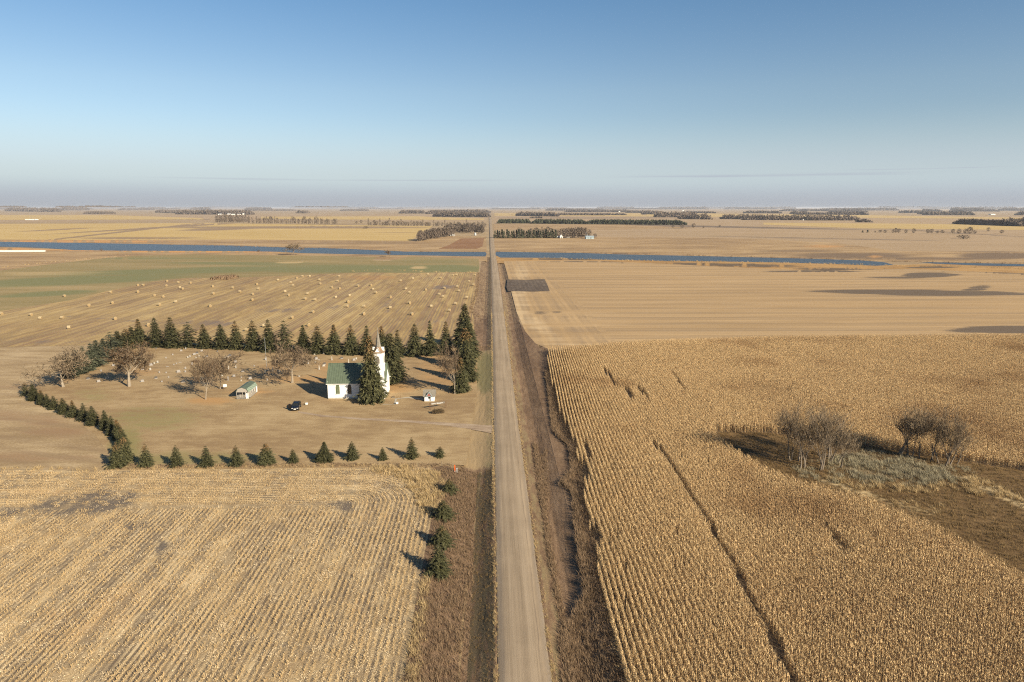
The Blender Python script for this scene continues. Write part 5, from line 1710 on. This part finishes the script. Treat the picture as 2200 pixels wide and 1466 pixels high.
# ------------------------------------------------------------------ signboard with a clipped shrub in front
a = np.array(G(925.8, 880.4)); b = np.array(G(954.6, 879.6))
b = b + np.array([0.1, 1.2])
ang = math.atan2(b[1] - a[1], b[0] - a[0]); L_ = float(np.hypot(*(b - a)))
e = empty('cemetery_sign', (a[0], a[1], .05), ang)
tag(e, 'slim dark signboard with raised white letters between paired posts', 'sign')
for x in (-.28, 0, L_, L_ + .28):
    MB().tube((x, 0, 0), (x, 0, 1.75), .05, .05, 6).build('post', M['wood_red'], e)
bd = MB().box(L_ / 2, -.03, 1.22, L_ - .1, .06, .44).build('board', M['siding_dark'], e)
rl = random.Random(4)
xx = .22
for k, wd in enumerate([.17, .15, .13, .13, .13, .12, 0, .07, 0, .17, .14, .16, .12, .13, .13, .12, .13, .13]):
    if wd == 0:
        xx += .12; continue
    big_ = k in (0, 9)
    hh = .30 if big_ else .21
    g = MB()
    g.box(xx, -.075, 1.30, .035, .02, hh)
    if wd > .1:
        g.box(xx + wd * .62, -.075, 1.30, .035, .02, hh if rl.random() < .6 else hh * .6)
        g.box(xx + wd * .31, -.075, 1.30 + hh * rl.choice([0, .45, .85]), wd * .5, .02, .04)
    g.build('letter', M['white'], bd)
    xx += wd + .035
x, y = G(941, 889)
e = empty('shrub', (x, y, .05), .15, (1.75, .8, 1.15))
tag(e, 'low dark rounded shrub growing in front of the signboard', 'shrub')
v, f = [], []
r_ = random.Random(5)
for _ in range(1500):
    a_, b_ = r_.uniform(0, 6.28), r_.random() ** .5
    q = r_.uniform(.6, 1.0)
    p = Vector((cos(a_) * sqrt(1 - b_ * b_ * .8) * q, sin(a_) * sqrt(1 - b_ * b_ * .8) * q, b_ * q * (1 + .12 * sin(a_ * 5))))
    d = Vector((r_.uniform(-1, 1), r_.uniform(-1, 1), r_.uniform(-.3, 1.4))).normalized() * .13
    n_ = d.orthogonal().normalized() * .045
    k = len(v); v += [p - n_, p + n_, p + d]; f.append((k, k + 1, k + 2))
mesh_obj('foliage', v, f, M['shrub'], e)
x, y = G(955, 787)
m = MB()


# ------------------------------------------------------------------ black car
def car():
    x, y = G(628, 885)
    e = empty('parked_car', (x + .35, y + 2.4, .06), radians(0))
    e.rotation_euler = (0, 0, radians(7))
    tag(e, 'black car parked on the lawn facing the camera with a side door open', 'car')
    # body: side profile (y forward is towards -y), lofted over three half widths
    top = [(-2.35, .55), (-2.38, .85), (-2.1, .98), (-1.25, 1.08), (-.55, 1.62), (.2, 1.72), (1.5, 1.66), (2.15, 1.15), (2.3, 1.0), (2.32, .55)]
    bot = [(-2.30, .32), (2.28, .32)]
    prof = top + bot[::-1]
    def side(s, w_low, w_top):
        out = []
        for yy, z in prof:
            w = w_low if z < 1.12 else w_low + (w_top - w_low) * min(1, (z - 1.12) / .5)
            taper = 1 - .10 * max(0, abs(yy) - 1.7) / .65
            out.append((s * w * taper, yy, z))
        return out
    vs = side(-1, .93, .70) + side(1, .93, .70)
    n = len(prof)
    fs = [tuple(range(n)), tuple(range(n, 2 * n))[::-1]] + [(i, n + i, n + (i + 1) % n, (i + 1) % n) for i in range(n)]
    fs = [tuple(reversed(q)) for q in fs]
    body = mesh_obj('body', vs, fs, M['carpaint'], e)
    bv = body.modifiers.new('b', 'BEVEL'); bv.width = .07; bv.segments = 2
    def pane(nm, q, par=e, mt='glass_dark'):
        q = [Vector(p) for p in q]
        nn = (q[1] - q[0]).cross(q[2] - q[0]).normalized() * .012
        mesh_obj(nm, [p + nn for p in q] + [p - nn for p in q], [(0, 1, 2, 3), (7, 6, 5, 4), (0, 4, 5, 1), (1, 5, 6, 2), (2, 6, 7, 3), (3, 7, 4, 0)], M[mt], par)
    pane('windscreen', [(-.74, -1.16, 1.14), (.74, -1.16, 1.14), (.64, -.58, 1.60), (-.64, -.58, 1.60)])
    pane('rear_window', [(.70, 2.08, 1.24), (-.70, 2.08, 1.24), (-.64, 1.62, 1.60), (.64, 1.62, 1.60)])
    for s in (-1, 1):
        for y0, y1 in ((-.95, .05), (.15, 1.05), (1.15, 1.75)):
            z1 = 1.55
            pane('side_window', [(s * .945, y0, 1.16), (s * .945, y1, 1.16), (s * .79, y1 - .05, z1), (s * .79, max(y0, -.5), z1)])
        w_ = MB().box(s * .98, -1.0, 1.05, .18, .12, .16).build('mirror', M['carpaint'], e)
        MB().box(s * .62, -2.37, .72, .36, .06, .16).build('headlight', M['lamp'], e)
    for s in (-1, 1):
        for yy in (-1.45, 1.42):
            t_ = MB().tube((s * .74, yy, .34), (s * .95, yy, .34), .34, .34, 14).build('wheel', M['tyre'], e)
            MB().tube((s * .951, yy, .34), (s * .96, yy, .34), .2, .18, 10).build('rim', M['chrome'], t_)
    MB().box(0, -2.40, .50, .52, .03, .20).build('number_plate', M['white'], e)
    MB().box(0, -2.385, .74, .8, .03, .12).build('grille', M['tyre'], e)
    # open front passenger door on the photograph's left
    d = MB()
    a0 = Vector((-.95, -.92, .4)); dirn = Vector((-.86, .35, 0)).normalized()
    pts = [a0, a0 + dirn * 1.0, a0 + dirn * 1.0 + Vector((0, 0, .72)), a0 + dirn * .85 + Vector((.05, 0, 1.15)), a0 + dirn * .42 + Vector((.05, 0, 1.15)), a0 + Vector((0, 0, .72))]
    nn = Vector((-dirn.y, dirn.x, 0)) * .04
    d.v = [tuple(p + nn) for p in pts] + [tuple(p - nn) for p in pts]
    d.f = [tuple(range(6)), tuple(range(6, 12))[::-1]] + [(i, 6 + i, 6 + (i + 1) % 6, (i + 1) % 6) for i in range(6)]
    d.build('open_door', M['carpaint'], e)
    for s in (-1, 1):
        MB().box(s * .6, .55, 1.71, .04, 1.7, .05).build('roof_rail', M['tyre'], e)


car()

# ------------------------------------------------------------------ flagpole, tank, markers
x, y = G(573.5, 797); h = height_at(573.5, 797, 727, 570.4)
e = empty('flagpole', (x, y, .05)); tag(e, 'tall thin white flagpole standing bare among the graves', 'flagpole')
MB().tube((0, 0, 0), (0, 0, h), .045, .025, 8).build('pole', M['steel'], e)
MB().tube((0, 0, h), (0, 0, h + .16), .09, .09, 8).build('ball', M['chrome'], e)
MB().box(0, 0, 0, .5, .5, .12).build('base', M['concrete'], e)
x, y = G(483.5, 837)
e = empty('fuel_tank', (x, y, .05), .5); tag(e, 'small white tank on a leggy stand beside the grey bare tree', 'tank')
MB().tube((-.45, 0, 1.0), (.45, 0, 1.0), .42, .42, 14).build('tank', M['white'], e)
for sx in (-.35, .35):
    for sy in (-.3, .3):
        MB().tube((sx, sy, 0), (sx * .8, sy * .7, .75), .035, .035, 4).build('leg', M['wood_red'], e)
x, y = G(977, 1013.5)
e = empty('marker_post', (x, y, -.3)); tag(e, 'upright bright orange marker post in the ditch grass', 'marker post')
MB().tube((0, 0, 0), (0, 0, 1.65), .11, .09, 8).build('post', M['orange'], e)
MB().tube((0, 0, .35), (0, 0, .5), .113, .113, 8).build('band', M['white'], e)
x, y = G(981.8, 1013.5)
e = empty('cable_pedestal', (x, y, -.3)); tag(e, 'short pale grey pedestal right beside the orange marker', 'pedestal')
MB().box(0, 0, 0, .24, .2, .9).build('cabinet', M['granite_grey'], e)
MB().box(0, 0, .9, .27, .23, .08).build('cap', M['steel'], e)
x, y = G(973, 1012.5)
e = empty('fence_post', (x, y, -.3)); tag(e, 'leaning weathered wooden post just left of the orange marker', 'post')
MB().tube((0, 0, 0), (-.05, 0, 1.95), .07, .055, 7).build('post', M['wood'], e)
x, y = G(949, 1003)
e = empty('fence_post', (x, y, 0)); tag(e, 'short wooden post in the grass further left of the orange marker', 'post')
MB().tube((0, 0, 0), (.04, 0, 1.2), .06, .05, 7).build('post', M['wood'], e)

# ------------------------------------------------------------------ gravestones
A = lambda L: [(180 + a / 13.33, 740 + b / 13.33, k) for a, b, k in L]
Bc = lambda L: [(330 + a / 14.66, 740 + b / 14.66, k) for a, b, k in L]
Cc = lambda L: [(430 + a / 14.66, 740 + b / 14.66, k) for a, b, k in L]
Dc = lambda L: [(540 + a / 14.66, 740 + b / 14.66, k) for a, b, k in L]
Ec = lambda L: [(640 + a / 14.66, 740 + b / 14.66, k) for a, b, k in L]
stones = (A([(125, 1005, 'dark block'), (430, 1085, 'grey block'), (635, 1000, 'white tablet'), (705, 990, 'white cross'), (855, 625, 'grey block'), (500, 780, 'grey tablet'), (1690, 740, 'grey block'), (1910, 745, 'white tablet'),
             (2020, 575, 'white tablet'), (1930, 612, 'grey block'), (2075, 132, 'small dark'), (1680, 1080, 'grey block'), (2070, 985, 'dark block')])
          + Bc([(605, 345, 'small grey'), (395, 445, 'small grey'), (870, 222, 'grey block'), (1015, 155, 'grey tablet'), (1520, 230, 'grey block'), (1370, 300, 'dark block'), (1285, 338, 'grey block'), (1080, 435, 'white tablet'), (1150, 400, 'grey tablet'),
                (1440, 395, 'white tablet'), (1340, 440, 'small white'), (1610, 440, 'white cross'), (1680, 400, 'dark block'), (1220, 640, 'grey tablet'), (640, 655, 'small grey'), (725, 620, 'small grey'), (835, 575, 'flat grey'), (435, 712, 'flat grey'),
                (1005, 775, 'grey tablet'), (1005, 885, 'grey tablet'), (790, 890, 'grey block'), (400, 912, 'small grey'), (185, 905, 'grey tablet'), (475, 1055, 'small grey'), (265, 1195, 'small grey'), (940, 1200, 'dark block'), (130, 590, 'white tablet')])
          + Cc([(545, 240, 'small dark'), (940, 375, 'dark block'), (1095, 420, 'small white'), (800, 460, 'white tablet'), (875, 425, 'grey block'), (1105, 580, 'grey block'), (1130, 755, 'white pillar'), (900, 790, 'white pillar'), (695, 1005, 'small white'),
                (885, 1150, 'grey pillar'), (1065, 1025, 'grey block'), (1340, 870, 'dark block'), (1705, 700, 'small grey'), (1300, 1055, 'small grey'), (1297, 1165, 'small white'), (1578, 1100, 'grey block')])
          + Dc([(435, 925, 'white pillar'), (537, 850, 'white pillar'), (678, 880, 'white pillar'), (890, 870, 'small white'), (1510, 1030, 'small white'), (505, 1145, 'grey tablet'), (455, 495, 'grey pedestal')])
          + Ec([(525, 335, 'small white'), (812, 305, 'white obelisk'), (575, 440, 'dark block'), (585, 480, 'grey block'), (665, 508, 'small grey'), (330, 620, 'grey pillar'), (555, 585, 'small white'), (1072, 505, 'white obelisk'), (1380, 458, 'dark block'),
                (1765, 515, 'grey block'), (1840, 480, 'white tablet'), (1600, 600, 'white obelisk'), (672, 800, 'white obelisk'), (840, 640, 'dark block'), (815, 700, 'white block')]))


def stone(kind):
    m = MB()
    col, form = kind.split(' ')
    if col in ('small', 'flat'):
        col, form = form, col
    mt = M[{'dark': 'granite_dark', 'grey': 'granite_grey', 'white': 'marble'}[col]]
    if form == 'block':
        body = MB().box(0, 0, .22, 1.05, .28, .68); base = (1.35, .5, .22)
    elif form == 'tablet':
        w, h = .55, .95
        pr = [(-w / 2, .12), (w / 2, .12), (w / 2, h * .75)] + [(w / 2 * cos(t), h * .75 + w / 2 * sin(t) * .6) for t in np.linspace(0.2, pi - .2, 6)] + [(-w / 2, h * .75)]
        body = MB().prism(pr, -.08, .08, 'y'); base = (.75, .34, .14)
    elif form == 'cross':
        body = MB().box(0, 0, .15, .16, .14, 1.15).box(0, 0, .8, .6, .13, .16); base = (.55, .4, .16)
    elif form == 'pillar':
        body = MB().box(0, 0, .2, .34, .34, 1.35).box(0, 0, 1.55, .4, .4, .10); base = (.6, .6, .2)
    elif form == 'obelisk':
        body = MB(); base = (.7, .7, .22)
        body.box(0, 0, .22, .5, .5, .45)
        k = [(-.17, .67), (.17, .67)]
        v = [(sx * .18, sy * .18, .67) for sx, sy in ((-1, -1), (1, -1), (1, 1), (-1, 1))] + [(sx * .10, sy * .10, 1.95) for sx, sy in ((-1, -1), (1, -1), (1, 1), (-1, 1))] + [(0, 0, 2.12)]
        body.add(v, [(3, 2, 1, 0), (0, 1, 5, 4), (1, 2, 6, 5), (2, 3, 7, 6), (3, 0, 4, 7), (4, 5, 8), (5, 6, 8), (6, 7, 8), (7, 4, 8)])
    elif form == 'pedestal':
        body = MB().box(0, 0, .2, .7, .7, .9).box(0, 0, 1.1, .8, .8, .1); base = (1.0, 1.0, .2)
    elif form == 'flat':
        body = MB().box(0, 0, .06, 1.1, .45, .12); base = (1.3, .6, .06)
    else:
        body = MB().box(0, 0, .1, .5, .2, .48); base = (.66, .34, .1)
    return body, base, mt


SM = {}
for kd in sorted({k for _, _, k in stones}):
    b_, bs, mt = stone(kd)
    me1 = mk('headstone', b_.v, b_.f, mt)
    bb = MB().box(0, 0, 0, *bs)
    SM[kd] = (me1, mk('plinth', bb.v, bb.f, M['granite_grey']))
LANDM = [((136, 832), 'the far left bare tree'), ((278, 831), 'the brown leaved tree'), ((473, 836), 'the tree by the white tank'), ((573, 797), 'the flagpole'), ((628, 823), 'the wide bare tree'), ((530, 850), 'the grey shed'), ((715, 790), 'the church roof'),
         ((370, 748), 'the fourth back spruce'), ((476, 751), 'the seventh back spruce'), ((785, 765), 'the steeple')]
bands = {}
st = sorted(stones, key=lambda q: q[1])
nb_ = 8
for i, q in enumerate(st):
    bands.setdefault(i * nb_ // len(st), []).append(q)
FORM = {'block': 'wide headstone', 'tablet': 'upright slab headstone', 'cross': 'cross shaped grave marker', 'pillar': 'tall square grave pillar', 'obelisk': 'slim obelisk gravestone', 'pedestal': 'square stone pedestal', 'flat': 'flat grave marker', 'small': 'small grave marker'}
BN = ['back', 'second', 'third', 'fourth', 'fifth', 'sixth', 'seventh', 'nearest']
used = set()
for bi, lst in bands.items():
    for j, (px, py, kd) in enumerate(sorted(lst)):
        col, form = kd.split(' ')
        if col in ('small', 'flat'): col, form = form, col
        lm = min(LANDM, key=lambda L_: hypot(L_[0][0] - px, (L_[0][1] - py) * 2))
        lb = f"{col} {FORM[form]} near {lm[1]}, {ORD[j]} from left in the {BN[bi]} band"
        if len(lb.split()) > 16:
            lb = f"{col} {FORM[form]}, {ORD[j]} from left in the {BN[bi]} band"
        x, y = G(px, py)
        o = empty('gravestone', (x, y, .05), radians(80) + random.uniform(-.12, .12) if form != 'x' else 0)
        sc_ = random.uniform(.62, .88)
        o.scale = (sc_, sc_, sc_)
        o.rotation_euler[2] = random.uniform(-.1, .1) + (.55 if form in ('block', 'flat') else .3)
        tag(o, lb, 'gravestone', 'gravestones in the churchyard')
        link(bpy.data.objects.new('headstone', SM[kd][0]), o)
        link(bpy.data.objects.new('plinth', SM[kd][1]), o)
x, y = G(421, 778.5)
v, f = grass_variants(1, 260, 1.1, .06, 1.3, .9, 17)[0]
tag(mesh_obj('shrub', [(a + x, b + y, c + .05) for a, b, c in v], f, M['grass_brown']), 'brown withered shrub among the graves left of the tank tree', 'shrub')

# ------------------------------------------------------------------ round straw bales
s7 = [(508, 279), (1088, 194), (1129, 193), (1316, 161), (1312, 197), (1405, 172), (1500, 175), (1420, 212), (1438, 222), (1085, 247), (872, 250), (1218, 274), (1287, 285), (885, 334), (702, 355), (1256, 350), (1388, 327), (1676, 203), (1680, 261),
      (1656, 361), (1833, 213), (1890, 244), (1990, 266), (1987, 310), (12, 422), (245, 430), (320, 456), (492, 452), (908, 461), (545, 530), (1170, 512), (1945, 550), (2082, 517)]
s8 = [(8, 200), (22, 238), (188, 164), (345, 145), (394, 132), (455, 131), (295, 185), (313, 210), (248, 262), (275, 294), (538, 162), (542, 195), (437, 280), (415, 325), (500, 334), (480, 437), (303, 483), (445, 548), (703, 132),
      (690, 173), (860, 214), (705, 236), (640, 227), (675, 310), (790, 295), (777, 350), (770, 388), (912, 388), (908, 455), (970, 207), (990, 241), (1012, 272), (1222, 170), (1325, 150), (1453, 116), (1268, 240), (1295, 270), (1432, 246),
      (1135, 310), (1135, 400), (1295, 361), (1315, 455), (1558, 146), (1663, 124), (1695, 120), (1590, 232), (1700, 220), (1715, 257), (1548, 285), (1580, 305), (1685, 365), (1480, 387), (1632, 423), (1800, 175), (1835, 205), (1850, 122), (1780, 313)]
bales = [(a / 3.667, 560 + b / 3.667) for a, b in s7] + [(550 + a / 3.929, 560 + b / 3.929) for a, b in s8]
bv_, bf_ = [], []
nseg = 18
rb_ = random.Random(6)
for yy, rr in ((-.72, .72), (-.66, .82), (-.3, .84), (.3, .83), (.66, .82), (.72, .72)):
    for i in range(nseg):
        a_ = 2 * pi * i / nseg
        q = rr * (1 + rb_.uniform(-.02, .02)); z = .80 + q * sin(a_)
        bv_.append((q * cos(a_), yy, max(z, 0)))
for k in range(5):
    for i in range(nseg):
        bf_.append((k * nseg + i, k * nseg + (i + 1) % nseg, (k + 1) * nseg + (i + 1) % nseg, (k + 1) * nseg + i))
BW = mk('roll', bv_, bf_, M['bale'])
ends = MB()
for yy, o_ in ((-.735, 0), (.735, 1)):
    m_ = MB().tube((0, yy, .8), (0, yy + (.01 if o_ else -.01), .8), .71, .68, 14)
    ends.add(m_.v, m_.f)
BE = mk('end_face', ends.v, ends.f, M['bale_side'])
bs_ = sorted(bales, key=lambda q: q[1])
nbn = 9
bb_ = {}
for i, q in enumerate(bs_):
    bb_.setdefault(i * nbn // len(bs_), []).append(q)
BN2 = ['farthest', 'second farthest', 'third farthest', 'fourth farthest', 'middle', 'fourth nearest', 'third nearest', 'second nearest', 'nearest']
for bi, lst in bb_.items():
    for j, (px, py) in enumerate(sorted(lst)):
        x, y = G(px, py + 2.2)
        tilt = random.uniform(-.35, .35) + (-1.15 if px < 950 else -1.0)
        side_on = px > 930
        o = empty('straw_bale', (x, y, .06), (pi / 2 + tilt * .35) if side_on else (.9 + random.uniform(-.5, .5)) if random.random() < .7 else pi / 2 + random.uniform(-.3, .3), random.uniform(.82, .93))
        face = ', darker end showing' if side_on else ''
        tag(o, f"round straw bale, {ORD[j]} from left in the {BN2[bi]} of nine bands{face}", 'straw bale', 'round straw bales on the striped field')
        link(bpy.data.objects.new('roll', BW), o)
        link(bpy.data.objects.new('end_face', BE), o)

# ------------------------------------------------------------------ far farm buildings
def far_building(px, py, wpx, hpx, depth, label, wallm, roofm, name='farm_building', cat='farm building', roof=.5, rz=0.0, axis='x', door=True):
    x, y = G(px, py)
    d = hypot(x, y); k = d / FPX
    w = wpx * k; h = hpx * k
    e = empty(name, (x, y, .3), rz); tag(e, label, cat)
    hw = h * (1 - roof)
    if axis == 'x':
        MB().prism([(0, 0), (depth, 0), (depth, hw), (depth / 2, h * .98), (0, hw)], -w / 2, w / 2, 'x').build('wall', M[wallm], e)
        for pr in ([(depth / 2, h * 1.02), (-.4, hw * .97), (-.4, hw * .97 - .2), (depth / 2, h * 1.02 - .25)], [(depth / 2, h * 1.02 - .25), (depth + .4, hw * .97 - .2), (depth + .4, hw * .97), (depth / 2, h * 1.02)]):
            MB().prism(pr, -w / 2 - .4, w / 2 + .4, 'x').build('roof', M[roofm], e)
    else:
        MB().prism([(-w / 2, 0), (w / 2, 0), (w / 2, hw), (0, h * .98), (-w / 2, hw)], 0, depth, 'y').build('wall', M[wallm], e)
        for pr in ([(0, h * 1.02), (-w / 2 - .4, hw * .95), (-w / 2 - .4, hw * .95 - .25), (0, h * 1.02 - .3)], [(0, h * 1.02 - .3), (w / 2 + .4, hw * .95 - .25), (w / 2 + .4, hw * .95), (0, h * 1.02)]):
            MB().prism(pr, -.4, depth + .4, 'y').build('roof', M[roofm], e)
    if door:
        MB().box(w * .12, -.06, 0, max(1.2, w * .10), .1, min(hw * .8, 2.6)).build('door', M['siding_dark'], e)
        MB().box(-w * .22, -.06, hw * .35, max(1.0, w * .08), .1, hw * .3).build('window', M['glass_dark'], e)
    return e


# white farmhouse with a cross wing
e = far_building(1199, 512.2, 6, 3.6, 7, 'low left wing of the white farmhouse in front of the windbreak', 'white', 'white', 'farmhouse_wing', 'house wing', .25)
far_building(1206, 512.5, 5.6, 7.4, 9, 'white farmhouse with a steep front gable before the windbreak', 'white', 'white', 'farmhouse', 'farmhouse', .45, axis='y')
far_building(1218, 512, 2.6, 2.6, 6, 'left of two small white sheds right of the farmhouse', 'white', 'white', 'white_shed', 'shed', .35)
far_building(1222, 512, 2.6, 2.6, 6, 'right of two small white sheds right of the farmhouse', 'white', 'white', 'white_shed', 'shed', .35)
far_building(1267.5, 514.2, 17, 6.4, 12, 'long blue grey metal barn at the right end of the windbreak', 'bluegrey', 'bluegrey', 'metal_barn', 'barn', .35)


def bin_(px, py, dpx, hpx, label, nm='grain_bin'):
    x, y = G(px, py); k = hypot(x, y) / FPX
    r0, h = dpx * k / 2, hpx * k
    e = empty(nm, (x, y, .3)); tag(e, label, 'grain bin')
    b = MB().tube((0, 0, 0), (0, 0, h * .72), r0, r0, 20).build('wall', M['steel'], e)
    MB().tube((0, 0, h * .72), (0, 0, h), r0 * 1.06, r0 * .12, 20).build('roof', M['steel'], e)
    for i in range(5):
        z = h * .72 * (i + 1) / 6
        MB().tube((0, 0, z), (0, 0, z + .12), r0 * 1.015, r0 * 1.015, 20).build('ring', M['steel'], b)
    MB().box(0, -r0 - .02, 0, .9, .1, 1.9).build('hatch', M['siding_dark'], e)


bin_(966.5, 507.2, 5.8, 8.0, 'larger silvery grain bin in front of the brown grove')
bin_(971.5, 507.2, 2.8, 6.0, 'narrow dark hopper bin touching the larger silvery one')
bin_(1021, 506.6, 4.6, 6.2, 'lone silvery grain bin between the grove and the road')
bin_(1260, 508, 4.2, 9.5, 'short silo with domed top behind the blue grey barn', 'silo')
far_building(975.5, 508, 3.4, 4, 6, 'small pale shed right of the grain bins', 'white', 'siding', 'white_shed', 'shed', .35)
far_building(40, 541.8, 84, 2.6, 3.5, 'very long low white wrapped bale row or barn at the left edge', 'white', 'white', 'long_white_row', 'white structure', .2, rz=.02, door=False)
far_building(59, 473.2, 8, 1.6, 14, 'left of two long white barns on the far left plain', 'white', 'white', 'long_barn', 'barn', .3)
far_building(73, 473.2, 8, 1.6, 14, 'right of two long white barns on the far left plain', 'white', 'white', 'long_barn', 'barn', .3)
farw = [(78, 454.6, 8, 2.4, 'white farm building between two grey woods at the far left'), (465, 461.3, 8, 2.4, 'leftmost white farm building below the long grey wood'), (472, 461.8, 6, 2, 'second white farm building below the long grey wood'),
        (483, 461.3, 1.4, 4.4, 'slim pale silo among the white farm buildings on the left'), (491, 461.8, 6, 2.2, 'third white farm building below the long grey wood'), (500, 461.8, 5, 1.6, 'fourth white farm building below the long grey wood'),
        (512, 461.8, 5, 1.6, 'fifth white farm building below the long grey wood'), (523, 461.6, 3.5, 3.6, 'tall white gabled building at the right end of the grey wood'),
        (1018, 466.6, 3, 2.6, 'left white speck of a farm beside the road near the horizon'), (1032, 466.4, 2.6, 2.4, 'right white speck of a farm beside the road near the horizon'),
        (1726, 473.6, 4, 3.2, 'bright white farm building at the foot of the right grey wood'), (1468, 454, 3, 1.8, 'tiny white farm on the right horizon'), (2134, 462, 8, 1.6, 'white barn above the dark wood at the far right'),
        (1331, 456, 3, 1.8, 'tiny pale farm on the horizon right of the road')]
for px, py, w, h, lb in farw:
    far_building(px, py, w, h, 25, lb, 'white', 'white', 'distant_farm', 'farm building', .35, door=False)
# power or farm wind turbine mast far right, and a pair of utility poles
for px, py, h, lb in [(1749, 457, 9, 'thin mast rising above the right horizon woods'), (27.5 + 40, 471, 6, 'thin pole above the two long white barns')]:
    x, y = G(px, py); k = hypot(x, y) / FPX
    e = empty('mast', (x, y, 0)); tag(e, lb, 'mast')
    MB().tube((0, 0, 0), (0, 0, h * k), .2 * k, .1 * k, 5).build('pole', M['siding_dark'], e)

# ------------------------------------------------------------------ haze
hz_m = bpy.data.materials.new('haze'); hz_m.use_nodes = True
nt = hz_m.node_tree; nt.nodes.clear()
out = nt.nodes.new('ShaderNodeOutputMaterial'); pv = nt.nodes.new('ShaderNodeVolumePrincipled')
pv.inputs['Color'].default_value = (0.80, 0.83, 0.92, 1)
pv.inputs['Density'].default_value = HAZE_DENSITY if 'HAZE_DENSITY' in globals() else 3.8e-5
pv.inputs['Anisotropy'].default_value = 0.1
nt.links.new(pv.outputs[0], out.inputs['Volume'])
Q = 60500.0
m = MB().add([(-Q, -3500, -1.5), (Q, -3500, -1.5), (Q, Q, -1.5), (-Q, Q, -1.5), (-Q, -3500, 60), (Q, -3500, 60), (Q, Q, 60), (-Q, Q, 60)],
             [(3, 2, 1, 0), (4, 5, 6, 7), (0, 1, 5, 4), (1, 2, 6, 5), (2, 3, 7, 6), (3, 0, 4, 7)])
tag(m.build('haze', hz_m), 'thin blue grey haze over the plain', kind='stuff')
print('all done')
